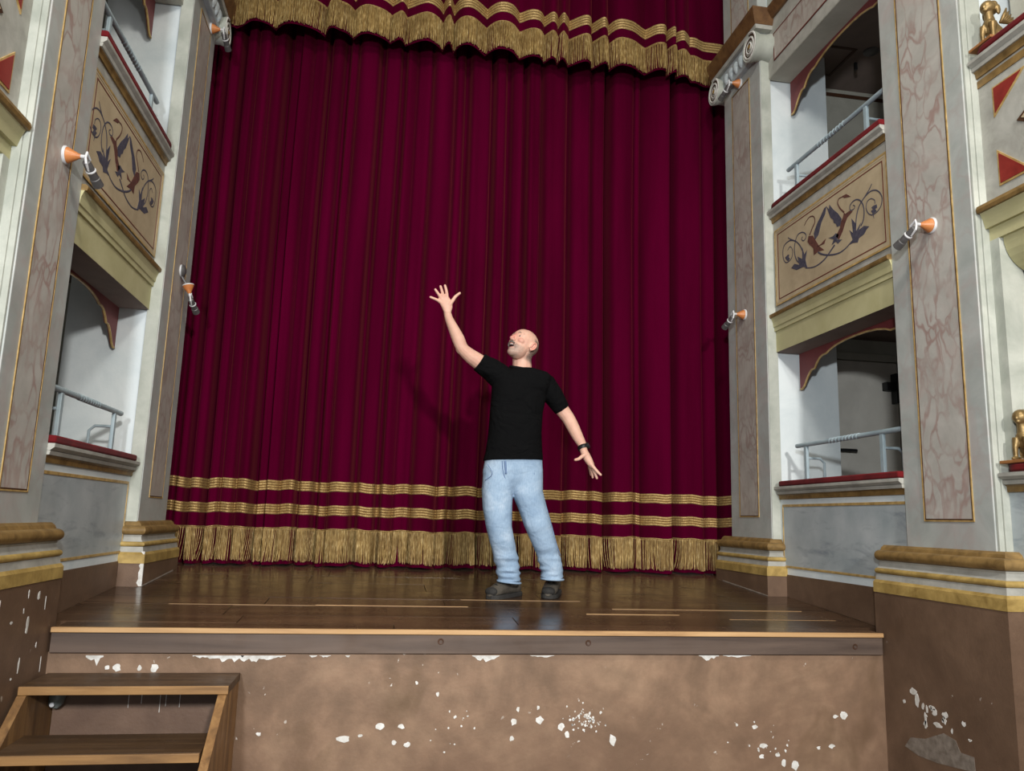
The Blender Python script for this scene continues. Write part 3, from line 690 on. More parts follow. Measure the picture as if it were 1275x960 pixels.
# ---------------------------------------------------------------- wall spotlights
def spot(s, X, y, z, label, drop=False):
    t = thing('wall_spotlight', label, 'spotlight', (s*X, y, z), 'small spotlights on the pilasters')
    MB().lathe((X, y, z), (-1,0,0), [(0,.043),(.008,.043),(.013,.039),(.013,.02)], 24).build('wall_plate', M['lamp_white'], t, smooth=True, mirror=s)
    ax = Vector((-1, 0, 0)) if not drop else Vector((-.25, .0, -.97))
    o = Vector((X-.012, y, z))
    if drop:
        MB().lathe((X-.014, y, z), (-1,0,0), [(0,.046),(.01,.04),(.02,.02),(.022,.001)], 20).build('reflector_dome', M['lamp_grey'], t, smooth=True, mirror=s)
        o = Vector((X-.055, y+.02, z-.10))
        MB().tube([(X-.01, y, z-.04), (X-.05, y+.02, z-.10)], .008, 8).build('cable', M['lamp_grey'], t, mirror=s)
    c = MB().lathe(o, ax, [(0,.037),(.004,.038),(.050,.013),(.058,.011)], 24).build('cone', M['copper'], t, smooth=True, mirror=s)
    if drop: MB().lathe(o, -ax, [(0,.040),(.006,.040),(.010,.034)], 24).build('cone_rim', M['lamp_white'], t, smooth=True, mirror=s)
    e = o+ax*.058
    k = e+ax*.02
    MB().lathe(e, ax, [(0,.009),(.02,.009)], 12).build('swivel', M['lamp_white'], t, smooth=True, mirror=s)
    # yoke arms and the lamp body aimed at the stage
    dirv = Vector((-.12, .86, -.42)).normalized() if not drop else Vector((-.1, .75, -.35)).normalized()
    b0 = k + dirv*.01 + Vector((0, 0, -.012))
    MB().tube([k, k+Vector((-.004,0,.022)), k+dirv*.045+Vector((0,0,.022))], .006, 8).build('yoke_arm', M['lamp_white'], t, smooth=True, mirror=s)
    MB().tube([k, k+Vector((-.006,0,-.03)), k+dirv*.045+Vector((0,0,-.03))], .006, 8).build('yoke_arm', M['lamp_white'], t, smooth=True, mirror=s)
    b = MB().lathe(b0, dirv, [(0,.011),(.004,.018),(.05,.020),(.10,.020),(.102,.023),(.145,.025),(.146,.021),(.13,.01)], 20).build('lamp_body', M['lamp_grey'], t, smooth=True, mirror=s)
    MB().lathe(b0+dirv*.05, dirv, [(0,.0215),(.006,.024),(.012,.0215)], 20).build('clamp_ring', M['lamp_white'], b, smooth=True, mirror=s)
spot(1, W1, 5.56, 3.235, 'small copper-coned spotlight halfway up the slim right pilaster')
spot(1, W3, 3.50, 3.19, 'small copper-coned spotlight on the broad right pilaster')
spot(-1, W3, 3.66, 3.19, 'small copper-coned spotlight on the broad left pilaster')
spot(-1, W1, 5.58, 3.25, 'small spotlight with hanging copper cone on the slim left pilaster', drop=True)
spot(-1, W1, 5.70, 5.20, 'small copper-coned spotlight under the left scroll capital')
spot(1, W1, 5.56, 5.20, 'small copper-coned spotlight under the right scroll capital')

# ---------------------------------------------------------------- steps
st = thing('wooden_steps', 'short flight of worn wooden steps leading up to the stage at left', 'steps', (-1.65, 3.6, 0))
def tread(y0, y1, z, x0, x1):
    t = MB().box(x0, x1, y0+.012, y1, z-.034, z).build('tread', M['step_dark'], st, bevel=.002)
    MB().box(x0, x1-.0, y0, y0+.0118, z-.034, z-.0005).build('tread_edge', M['step_edge'], t, bevel=.002)
xa, xb = -2.055, -1.225
tread(3.665, 3.96, .862, xa, xb)
tread(3.40, 3.70, .665, xa, xb-.045)
tread(3.14, 3.44, .468, xa, xb-.045)
tread(2.88, 3.18, .27, xa, xb-.045)
for x in (xb-.04, xa):
    MB().prism([(x, 3.965, .862 if x > -2 else .82), (x, 3.965, 0), (x, 2.82, 0), (x, 2.82, .12), (x, 3.66, .827)] if x < -2 else
               [(x, 3.965, .827), (x, 3.965, 0), (x, 2.82, 0), (x, 2.82, .18), (x, 3.655, .827)], (.036,0,0)).build('stringer', M['step_side'], st, bevel=.002)
MB().box(xa+.04, xb-.045, 3.955, 3.975, .02, .826).build('back_panel', M['plaster_riser'], st)
bx = at(69, 880, 3.93).x
br = MB().tube([(bx+.006, 3.925, .825), (bx+.006, 3.925, .775), (bx+.002, 3.922, .745), (bx-.004, 3.92, .725)], [.036, .036, .033, .02], 12).build('bracket', M['bracket_metal'], st, smooth=True)
MB().lathe((bx, 3.889, .742), (0,-1,0), [(0,.010),(.006,.010),(.009,.006),(.0095,.001)], 12).build('bolt', M['lamp_white'], br, smooth=True)
for x in (-1.70, -1.645, -1.565, -1.54, -1.48):
    MB().box(x-.0012, x+.0012, 3.9535, 3.9552, .69+random.uniform(0,.04), .825).build('paint_drip', M['bare_plaster'], st)
# ---------------------------------------------------------------- curtain and pelmet
GROOVES = [-2.7,-2.56,-2.42,-2.30,-2.209,-2.141,-2.078,-1.952,-1.831,-1.715,-1.605,-1.487,-1.393,-1.28,-1.149,-1.034,-0.853,-0.675,-0.533,-0.403,-0.196,-0.114,0.128,0.269,0.418,0.581,0.825,1.032,1.153,1.424,1.479,1.734,2.035,2.147,2.28,2.40,2.56,2.7]
rg = random.Random(3)
FOLDS = []
for a, b in zip(GROOVES[:-1], GROOVES[1:]):
    if b-a > .10 and rg.random() < .55:                # a deep narrow recess between two panels
        g = rg.uniform(.03, .055); FOLDS.append((a, a+g, -rg.uniform(.05, .12), 2.0, 0, 0, 0)); a += g
    w = b-a
    FOLDS.append((a, b, min(.13, .05+.25*w)*rg.uniform(.65, 1.35), rg.uniform(3.5, 9), rg.uniform(-1.1, 1.1), rg.uniform(-.02, .02), rg.random()*6))
def drape(x, z, folds):
    for a, b, A, p, sk, off, ph in folds:
        if a <= x <= b:
            u = (x-a)/(b-a); c = 2*u-1
            h = (1-abs(c)**p)*A*(1+sk*c*.5)
            h += .006*math.sin(u*9+ph+z*.35)*(1-c*c)
            return -(h + off*(1-c*c))
    return 0
def xs_of(folds, per):
    xs = []
    for f in folds:
        n = per(f[1]-f[0])
        xs += [f[0]+(f[1]-f[0])*(.5-.5*math.cos(math.pi*k/n)) for k in range(n)]
    return xs + [folds[-1][1]]
def sheet(x_list, z_list, fn, th=0.0):
    m = MB(); nz = len(z_list)
    for x in x_list:
        for z in z_list: m.v.append(fn(x, z))
    for i in range(len(x_list)-1):
        for j in range(nz-1): m.f.append((i*nz+j, (i+1)*nz+j, (i+1)*nz+j+1, i*nz+j+1))
    return m
YC = 6.275
def sway(x, z): return .018*math.sin(x*2.1+z*.55)*smoothstep(1.3, 5, z)
def cpos(x, z, off=0):
    hang = .0045*math.sin(x*14+1)+.003*math.sin(x*37)
    k = 1-.1*smoothstep(1.2, 6.0, z)                 # the folds tighten towards the top
    return (x+sway(x, z), YC+drape(x, z, FOLDS)*k-off, z+hang)
zh = FZ(6.18)+.012
cur = thing('stage_curtain', 'closed crimson velvet stage curtain with gold bands and fringe', 'curtain', (0, YC, zh))
XS = xs_of(FOLDS, lambda w: 14 if w > .15 else 9)
ZS = [zh, zh+.03, zh+.3, 1.7, 2.1, 2.6, 3.1, 3.6, 4.1, 4.6, 5.1, 5.6, 6.1, 6.6, 7.0]
sheet(XS, ZS, lambda x, z: cpos(x, z)).build('velvet', M['crimson_velvet'], cur, smooth='all')
def band(z0, z1, pos, par, xs, nm='gold_band', cords=4):
    m = MB(); h = (z1-z0)/cords
    for c in range(cords):                             # separate braids with the velvet showing between them
        za, zb = z0+h*(c+.07), z0+h*(c+.93)
        zs = [za+(zb-za)*k/5 for k in range(6)]
        q = sheet(xs, zs, lambda x, z: pos(x, z, .003+.007*math.sin(math.pi*(z-za)/(zb-za)))); m.add(q.v, q.f)
    return m.build(nm, M['gold_braid'], par, smooth='all')
band(1.768, 1.846, cpos, cur, XS); band(1.588, 1.666, cpos, cur, XS)

def fringe(pos, z_top, z_bot, x0, x1, par, step, rng, head=.03, slit=.5):
    """hanging bullion fringe: a woven heading and rows of separate cords"""
    m = MB(); x = x0; bunch = 0; split = 0
    while x < x1:
        if split <= 0:
            split = rng.randint(4, 26); bunch = rng.uniform(-1, 1)*slit; spread = rng.uniform(0, 1)
            n0 = split
        q = (n0-split)/max(1, n0)                     # cords lean apart towards the edges of a bunch
        lean = (bunch*.25 + (q-.5)*.35*spread*slit)*.06 + rng.gauss(0, .0025)
        L = rng.uniform(-.008, .006); r = step*rng.uniform(.42, .62); dep = rng.uniform(.004, .016)
        pts = []
        for k in range(5):
            t = k/4; z = z_top-.006-(z_top-.006-z_bot-L)*t
            xx = x+lean*t*t; px_, py_, pz_ = pos(xx, z, dep+.006*t)
            pts.append((px_, py_, pz_))
        m.tube(pts, [r*.9, r, r*1.05, r*1.05, r*.8], 4, cap=False)
        x += step*rng.uniform(.8, 1.1); split -= 1
    o = m.build('fringe', M['gold_fringe'], par, smooth='all'); o['kind'] = 'stuff'; return o
fringe(cpos, 1.488, zh+.028, -2.5, 2.5, cur, .0065, rg, slit=1.0)
band(1.470, 1.492, cpos, cur, XS, 'fringe_heading', 2)

# pelmet: deeper, rounder folds, hem about 5.4 m up
rv = random.Random(11); VF = []; x = -2.8
while x < 2.8:
    w = rv.choice((.10, .16, .22, .30, .36))*rv.uniform(.85, 1.15); VF.append((x, x+w, rv.uniform(.08, .17), rv.uniform(1.5, 3.4), rv.uniform(-1.3, 1.3), rv.uniform(-.02, .02), rv.random()*6)); x += w
YV = 6.06
def vpos(x, z, off=0):
    return (x+.02*math.sin(x*9+z), YV+.06*smoothstep(1.85, 2.05, abs(x))+drape(x, z, VF)*(1-.15*smoothstep(5.4, 6.6, z))*(1-.8*smoothstep(1.85, 2.05, abs(x)))-off, z+.025+.008*math.sin(x*5.3))
val = thing('curtain_pelmet', 'gathered crimson pelmet with gold braid and deep gold fringe above the curtain', 'pelmet', (0, YV, 5.46))
VX = xs_of(VF, lambda w: 16)
sheet(VX, [5.455, 5.47, 5.6, 5.75, 5.9, 6.1, 6.4, 6.8, 7.1], lambda x, z: vpos(x, z)).build('velvet', M['crimson_velvet'], val, smooth='all')
band(5.80, 5.90, vpos, val, VX)
fringe(vpos, 5.715, 5.468, -2.6, 2.6, val, .0065, rv, slit=.35)
band(5.70, 5.72, vpos, val, VX, 'fringe_heading', 2)
# ---------------------------------------------------------------- the man on the stage
def simple(name, c1, c2, scale, rough, bump=.1, sss=0, spec=.35):
    m = mottled(name, c1, c2, scale, rough, bump)
    b = m.node_tree.nodes['Principled BSDF']; b.inputs['Specular IOR Level'].default_value = spec
    if sss: b.inputs['Subsurface Weight'].default_value = sss; b.inputs['Subsurface Radius'].default_value = (.012, .005, .003)
    return m
simple('skin', (202,160,134), (218,180,152), 14, .55, .1, .12)
simple('skin_ruddy', (214,150,132), (224,164,146), 20, .5, .1, .12)
simple('stubble', (166,146,134), (196,170,154), 60, .75, .2, .05)
simple('grey_hair', (84,78,74), (116,108,102), 80, .8, .4)
simple('lip', (168,98,92), (184,114,106), 20, .5, .05, .1)
simple('mouth_dark', (36,14,16), (52,20,22), 10, .6, .05)
simple('eye_white', (214,208,202), (226,222,216), 10, .3, .0)
simple('iris', (46,40,40), (60,52,50), 10, .3, .0)
simple('black_cotton', (11,11,12), (17,17,19), 6, .9, .2, 0, .15)
def folds():
    n = NT('black_jersey', .9, 0, .08); n.b.inputs['Base Color'].default_value = lin((11,11,12))
    w = n.noise(5, 3, .5, .8, n.map((1, 1, 1.4), (0, math.radians(35), 0))); n.bump(w, .7, .06)
folds()
simple('watch_black', (14,14,15), (24,24,26), 10, .4, .05)
simple('watch_glass', (34,38,42), (50,54,58), 10, .15, .0, 0, .6)
simple('boot_leather', (66,61,54), (92,85,75), 24, .75, .4)
simple('boot_sole', (38,36,34), (54,52,50), 24, .8, .3)
simple('boot_lace', (30,28,26), (46,44,40), 24, .8, .3)
simple('denim_dark', (92,114,150), (116,138,172), 40, .8, .2)
def denim():
    n = NT('washed_denim', .85, 0, .2)
    c = n.ramp(n.noise(5, 5, .6, .3), [(.3, lin((128,152,178))), (.55, lin((156,178,200))), (.75, lin((184,200,216)))])
    wv = n.noise(180, 2, co=n.map((1, 1, .25)))
    n.col(n.mix(n.ramp(wv, [(.4, .25), (.6, 0.0)]), c, lin((112,136,166))))
    w = n.noise(7, 3, .45, .6, n.map((1, 1, 1.6)))
    n.bump(w, .45, .04)
denim()

def fuse(name, mb, voxel, mats, parent, it=4, fac=.5, pick=None):
    """joins overlapping closed shapes into one continuous skin"""
    me = bpy.data.meshes.new(name+'_raw'); me.from_pydata(mb.v, [], mb.f)
    bm = bmesh.new(); bm.from_mesh(me); bmesh.ops.recalc_face_normals(bm, faces=bm.faces); bm.to_mesh(me); bm.free()
    tmp = bpy.data.objects.new(name+'_raw', me); COL.objects.link(tmp)
    r = tmp.modifiers.new('r', 'REMESH'); r.mode = 'VOXEL'; r.voxel_size = voxel
    if it:
        sm = tmp.modifiers.new('s', 'SMOOTH'); sm.factor = fac; sm.iterations = it
    dg = bpy.context.evaluated_depsgraph_get(); dg.update()
    out = bpy.data.meshes.new_from_object(tmp.evaluated_get(dg))
    bpy.data.objects.remove(tmp); bpy.data.meshes.remove(me)
    o0 = root_loc(parent); out.transform(Matrix.Translation(-o0)); out.name = name
    out.materials.clear()
    for m in mats: out.materials.append(M[m])
    for p in out.polygons:
        p.use_smooth = True
        p.material_index = pick(p.center+o0) if pick else 0
    return link(bpy.data.objects.new(name, out), parent)

def ell(mb, c, axes, radii, n=16, k=10):
    """ellipsoid with given axes (3 vectors) and radii"""
    c = Vector(c); rings = []
    for i in range(k+1):
        a = math.pi*i/k; ra = max(math.sin(a), .02)
        rings.append([c + axes[2]*(-math.cos(a)*radii[2]) + axes[0]*(math.cos(2*math.pi*j/n)*radii[0]*ra) + axes[1]*(math.sin(2*math.pi*j/n)*radii[1]*ra) for j in range(n)])
    mb.rings(rings)
def limb(mb, pts, n=14, sub=4):
    """round-ended tapering limb through [(point, radius)]"""
    P = spline([p for p, r in pts], sub); R = [v.x for v in spline([(r, 0, 0) for p, r in pts], sub)]
    mb.tube(P, R, n)
    ax = (Vector((1,0,0)), Vector((0,1,0)), Vector((0,0,1)))
    for i in (0, -1): ell(mb, P[i], ax, (R[i]*.98,)*3, 12, 8)

def slab(mb, rings, n=26, pw=2.5):
    """torso or trouser loft from photo outlines: (left px, right px, row px, depth y, half depth)"""
    out = []
    for l, r, py, y, hd in rings:
        a, b = at(l, py, y), at(r, py, y); c = (a+b)/2; h = (b-a)/2
        ring = []
        for k in range(n):
            t = 2*math.pi*k/n; cx, sy = math.cos(t), math.sin(t)
            e = 2/pw
            ring.append(c + h*(math.copysign(abs(cx)**e, cx)) + Vector((0, math.copysign(abs(sy)**e, sy)*hd, 0)))
        out.append(ring)
    mb.rings(out)

Y0 = 4.90
man = thing('person', 'man in black t-shirt and pale jeans looking up with one arm raised on stage', 'person', (0.29, Y0, FZ(Y0)))

# --- skin: head, neck, arms and hands in one surface
body = MB()
HC = at(651, 431, Y0-.03)
F = Vector((-.70, -.55, .45)).normalized(); Uh = (Vector((0, 0, 1)) + Vector((.10, .02, 0))); Uh = (Uh-F*Uh.dot(F)).normalized(); Rh = F.cross(Uh)
HA = (F, Rh, Uh)
HS = .955
def H(f, r, u): return HC + (F*f + Rh*r + Uh*u)*HS
ell(body, H(-.012, 0, .030), HA, (.100, .079, .088), 20, 14)
ell(body, H(.012, 0, .020), HA, (.086, .074, .090), 20, 14)
ell(body, H(.030, 0, -.045), HA, (.062, .060, .070), 18, 12)
ell(body, H(.066, 0, -.098), HA, (.030, .032, .024), 14, 10)
ell(body, H(.040, 0, -.090), HA, (.045, .046, .026), 14, 10)
for r in (-1, 1):
    ell(body, H(.078, r*.030, .036), HA, (.016, .026, .010), 12, 8)       # brow
    ell(body, H(.064, r*.042, -.012), HA, (.024, .022, .020), 12, 8)      # cheek
    ell(body, H(.060, r*.026, -.055), HA, (.030, .022, .024), 12, 8)
    ell(body, H(.103, r*.013, -.026), HA, (.011, .010, .009), 10, 8)      # nostril wing
    ell(body, H(-.012, r*.080, -.006), HA, (.020, .008, .033), 14, 10)    # ear
    ell(body, H(-.022, r*.086, .004), HA, (.010, .009, .022), 12, 8)
body.tube([H(.088, 0, .028), H(.104, 0, .004), H(.118, 0, -.020), H(.108, 0, -.030)], [.009, .011, .0145, .010], 12)
ell(body, H(.116, 0, -.020), HA, (.013, .013, .012), 12, 8)
ell(body, H(.092, 0, -.046), HA, (.014, .026, .009), 12, 8)               # upper lip
ell(body, H(.082, 0, -.080), HA, (.014, .022, .009), 12, 8)               # lower lip
limb(body, [(H(-.030, 0, -.010), .062), (at(650, 446, Y0), .062), (at(650, 458, Y0), .064), (at(648, 470, Y0), .070)])
slab(body, [(622, 676, 468, Y0, .075), (618, 680, 490, Y0, .10), (616, 672, 520, Y0, .10), (612, 668, 552, Y0, .09)], 20)
# raised arm (his right)
limb(body, [(at(622, 470, Y0), .060), (at(610, 461, Y0-.01), .058), (at(596, 450.5, Y0-.02), .052), (at(586, 443.5, Y0-.035), .047), (at(577.5, 436, Y0-.05), .040), (at(574, 430.5, Y0-.055), .0395),
            (at(570.5, 422, Y0-.06), .041), (at(564.5, 409, Y0-.08), .034), (at(559.5, 398, Y0-.10), .027), (at(557, 389, Y0-.115), .0235), (at(556, 381, Y0-.12), .018)])
limb(body, [(at(573.5, 435.5, Y0-.045), .030), (at(572, 432, Y0-.045), .028)], 12, 3)
def finger(pts, r0, r1, y0, dy):
    n = len(pts)
    limb(body, [(at(px, py, y0+dy*k/(n-1)), (r0+(r1-r0)*k/(n-1))*1.12) for k, (px, py) in enumerate(pts)], 10, 3)
yh = Y0-.12
slab(body, [(554.5, 562, 395, yh+.012, .015), (552.6, 561.8, 389, yh, .020), (550, 563.5, 383, yh-.004, .020), (547, 563.5, 377, yh-.006, .016), (545.5, 560.5, 372, yh-.006, .012), (546.5, 558.5, 369, yh-.006, .009)], 16, 2.3)
finger([(548, 376), (544.5, 373.5), (540.5, 371.8), (536, 370)], .0095, .0070, yh-.008, -.016)
finger([(550, 373), (547.5, 368.5), (545, 364.8), (542, 360.5)], .0100, .0075, yh-.008, -.014)
finger([(552.5, 372), (551.3, 366.5), (550, 361.5), (548.5, 356.6)], .0102, .0078, yh-.008, -.012)
finger([(556.5, 372), (556.5, 366.5), (555.5, 361), (554, 355.5)], .0102, .0078, yh-.008, -.012)
finger([(559.5, 380), (563.5, 374.5), (567, 369.5), (572.5, 365)], .0125, .0078, yh-.012, -.016)
# lowered arm (his left)
limb(body, [(at(676, 478, Y0), .058), (at(686, 488, Y0+.01), .054), (at(699, 509, Y0+.02), .047), (at(707, 520, Y0+.01), .043),
            (at(713, 531, Y0-.01), .041), (at(719, 543, Y0-.03), .036), (at(724.5, 553, Y0-.05), .029), (at(726.5, 560, Y0-.06), .0265)])
yl = Y0-.07
limb(body, [(at(727, 562, yl), .025), (at(730, 568, yl-.005), .027), (at(734, 575, yl-.015), .024), (at(737, 580, yl-.02), .018)], 12, 3)
limb(body, [(at(731, 570, yl+.01), .024), (at(735, 577, yl+.005), .021)], 12, 3)
finger([(736, 578), (740.5, 583.5), (744.5, 588), (748, 591.3)], .0110, .0075, yl-.03, -.02)
finger([(736, 579), (739, 585.5), (741.5, 591), (743.2, 595.6)], .0108, .0075, yl-.005, -.01)
finger([(734, 578), (736, 584.5), (737.5, 589.5), (738, 594.5)], .0104, .0072, yl+.015, 0)
finger([(733, 577), (734.3, 583), (735.3, 588), (736, 591.5)], .0095, .0068, yl+.03, .008)
finger([(729, 566), (724.5, 568.5), (720.5, 571.5), (716.5, 572.5)], .0125, .0085, yl-.02, -.015)

def skin_material():
    n = NT('skin_face', .55, 0, .35)
    def attr(k):
        a = n.n.new('ShaderNodeAttribute'); a.attribute_name = k; return a.outputs['Fac']
    c = n.ramp(n.noise(14, 5), [(.3, lin((200,153,134))), (.7, lin((216,174,153)))])
    c = n.mix(attr('ruddy'), c, lin((206,134,122)))
    grain = n.ramp(n.noise(260, 2), [(.35, .55), (.65, 1.0)])
    c = n.mix(n.math('MULTIPLY', attr('beard'), grain), c, lin((124,112,106)))
    c = n.mix(n.math('MULTIPLY', attr('hair'), grain), c, lin((84,78,73)))
    c = n.mix(attr('lips'), c, lin((170,104,98)))
    n.col(c); n.bump(n.noise(120, 3), .12, .002)
    n.b.inputs['Subsurface Weight'].default_value = .1; n.b.inputs['Subsurface Radius'].default_value = (.012, .005, .003)
skin_material()
bo = fuse('body', body, .0038, ['skin_face'], man, 4, .5)
att = {k: bo.data.attributes.new(k, 'FLOAT', 'POINT') for k in ('ruddy', 'beard', 'hair', 'lips')}
def bell(x, c, w): return math.exp(-((x-c)/w)**2)
_o0 = root_loc(man)
for i, v in enumerate(bo.data.vertices):
    d = (v.co+_o0-HC)/HS
    if d.length > .17: continue
    f, r, u = d.dot(F), d.dot(Rh), d.dot(Uh); a = abs(r)
    hair = smoothstep(-.012+.30*max(0, u), -.042+.30*max(0, u), f)*smoothstep(.068, .052, u)*smoothstep(-.105, -.07, u)*smoothstep(.0895, .083, a)
    jaw = smoothstep(.010, .050, f)*smoothstep(-.036, -.056, u)*smoothstep(-.135, -.118, u)
    mouth = bell(a, 0, .036)*bell(u, -.062, .034)*smoothstep(.06, .08, f)
    lips = smoothstep(.074, .082, f)*bell(a, 0, .022)*(bell(u, -.050, .0055)+bell(u, -.0765, .0065))
    att['hair'].data[i].value = hair
    att['beard'].data[i].value = min(1, jaw*.6+mouth*.95)*(1-min(1, lips))
    att['lips'].data[i].value = min(.8, lips*.8)
    att['ruddy'].data[i].value = min(.85, bell(a, 0, .02)*smoothstep(.092, .108, f)*smoothstep(-.04, -.02, u) + .6*bell(f, .07, .03)*bell(a, .045, .02)*bell(u, -.012, .02) + .5*smoothstep(.080, .088, a)*bell(f, -.015, .035))
mo = MB(); ell(mo, H(.087, 0, -.063), HA, (.0155, .020, .0095), 14, 10); mo.build('mouth', M['mouth_dark'], man, smooth='all')
tt = MB(); ell(tt, H(.097, 0, -.0565), HA, (.006, .014, .0035), 12, 8); tt.build('teeth', M['eye_white'], man, smooth='all')
for r in (-1, 1):
    e = MB(); ell(e, H(.0800, r*.031, .014), HA, (.0115, .0135, .0066), 14, 10); eo = e.build('eye', M['eye_white'], man, smooth='all')
    e = MB(); ell(e, H(.0855, r*.034, .0150), HA, (.0072, .0082, .0060), 12, 8); e.build('iris', M['iris'], eo, smooth='all')
    MB().tube(spline([H(.096, r*.014, .036), H(.094, r*.030, .044), H(.078, r*.050, .038)], 4), [.0015,.002,.0025,.0025,.0025,.0025,.002,.002,.0015], 6).build('eyebrow', M['grey_hair'], man, smooth='all')
    # rim of the ear
    MB().tube(spline([H(.004, r*.085, -.022), H(-.002, r*.091, .012), H(-.018, r*.094, .026), H(-.032, r*.093, .010), H(-.026, r*.090, -.016), H(-.010, r*.087, -.036)], 4), .0045, 7).build('ear_rim', M['skin_ruddy'], man, smooth='all')
MB().tube(spline([H(.098, -.026, -.050), H(.106, -.010, -.042), H(.108, 0, -.041), H(.106, .010, -.042), H(.098, .026, -.050), H(.088, .032, -.062)], 4), .005, 8).build('moustache', M['grey_hair'], man, smooth='all')

# --- t-shirt
sh = MB()
slab(sh, [(601.5, 675.5, 573.5, Y0, .134), (604.5, 674.5, 563, Y0, .129), (608, 673.5, 540, Y0, .126), (610, 675, 515, Y0, .130), (612, 680, 492, Y0, .134), (612.5, 686, 480, Y0, .128), (615, 687, 470, Y0, .112), (622, 681, 464.5, Y0, .098), (632, 669, 461, Y0, .082), (636, 664.5, 459.5, Y0, .072)], 30)
def sleeve(pts):
    P = [p for p, r in pts]; sh.tube(P, [r for p, r in pts], 18)
sleeve([(at(632, 476, Y0), .085), (at(620, 467, Y0), .082), (at(610, 459, Y0-.01), .074), (at(602, 454.5, Y0-.018), .067), (at(596.5, 450.5, Y0-.022), .0635)])
sleeve([(at(668, 478, Y0), .085), (at(680, 481, Y0+.005), .078), (at(689, 493, Y0+.01), .067), (at(696, 504, Y0+.016), .058), (at(700, 510, Y0+.02), .053)])
fuse('t_shirt', sh, .0055, ['black_jersey'], man, 3, .5)
# neckband
c = at(650, 459.3, Y0-.002)
MB().tube([(c.x+.076*math.cos(2*math.pi*k/28), c.y+.072*math.sin(2*math.pi*k/28), c.z+.002+.014*math.sin(2*math.pi*k/28)-.008*math.cos(2*math.pi*k/28)) for k in range(29)], .009, 8).build('neckband', M['black_cotton'], man, smooth='all')

# --- jeans
jn = MB()
slab(jn, [(606, 673, 560, Y0, .112), (604, 674.5, 572, Y0, .116), (601, 675.5, 588, Y0, .117), (603, 674, 598, Y0, .104), (608, 668, 606, Y0-.003, .082), (618, 655, 613, Y0-.004, .045)], 30)
def leg(rings):
    rows = []
    for (a, b) in zip(rings[:-1], rings[1:]):
        for k in range(4):
            t = k/4; rows.append([a[i]+(b[i]-a[i])*t for i in range(5)])
    rows.append(list(rings[-1]))
    for k, r in enumerate(rows):                       # stacked folds above the shoes
        q = smoothstep(670, 708, r[2]); ph = r[2]*.42+r[2]*r[2]*.0006; sd = rings[0][0]*.03
        r[0] -= 1.7*q*math.sin(ph+sd); r[1] += 1.7*q*math.sin(ph*.8+2.1+sd); r[4] += .006*q*math.sin(ph*.9+1+sd); r[3] += .006*q*math.sin(ph*.7+sd)
    slab(jn, rows, 24, 2.2)
leg([(602, 641, 585, Y0, .108), (600, 638.5, 610, Y0-.005, .105), (601, 637.5, 632, Y0-.015, .095), (605, 637, 655, Y0-.03, .086), (610, 641, 676, Y0-.02, .078), (615, 645, 695, Y0, .074), (618, 647, 710, Y0+.01, .076), (620, 647.5, 724, Y0+.01, .074)])
leg([(634, 675.5, 585, Y0, .108), (636, 675.5, 612, Y0-.005, .105), (645, 680, 632, Y0-.015, .095), (653, 686.5, 655, Y0-.03, .086), (662, 692, 676, Y0-.02, .078), (669, 698, 695, Y0, .074), (673, 700.5, 708, Y0+.01, .076), (674.5, 700.5, 721, Y0+.01, .074)])
jo = fuse('jeans', jn, .0055, ['washed_denim'], man, 9, .5)
def on_front(pts, dy, r, nm, mt):
    MB().tube(spline([at(px, py, Y0+dy+q) for px, py, q in pts], 4), r, 6).build(nm, M[mt], jo, smooth='all')
on_front([(625.5, 574, -.113), (626, 584, -.113), (628.5, 594, -.106), (633, 603, -.088)], 0, .0025, 'fly_seam', 'denim_dark')
on_front([(629, 574, -.111), (629.5, 582, -.113), (630, 590, -.108)], 0, .0075, 'fly', 'denim_dark')
on_front([(607, 578, -.09), (613, 590, -.108), (604, 598, -.07)], 0, .0022, 'pocket_seam', 'denim_dark')
on_front([(671, 580, -.07), (665, 590, -.104), (674, 600, -.06)], 0, .0022, 'pocket_seam', 'denim_dark')
on_front([(675.5, 612, -.03), (680.5, 632, -.045), (687, 655, -.06), (692.5, 676, -.05), (698, 692, -.03)], 0, .0028, 'side_seam', 'denim_dark')
for l, r, py0, py1 in ((619.5, 648, 723, 726), (674, 701, 720.5, 721.5)):
    a, b = at(l, py0, Y0+.01), at(r, py1, Y0+.01); c = (a+b)/2; h = (b-a)/2
    MB().tube([c+h*math.cos(2*math.pi*k/24)+Vector((0, math.sin(2*math.pi*k/24)*.074, 0)) for k in range(25)], .0065, 7).build('cuff', M['washed_denim'], jo, smooth='all')

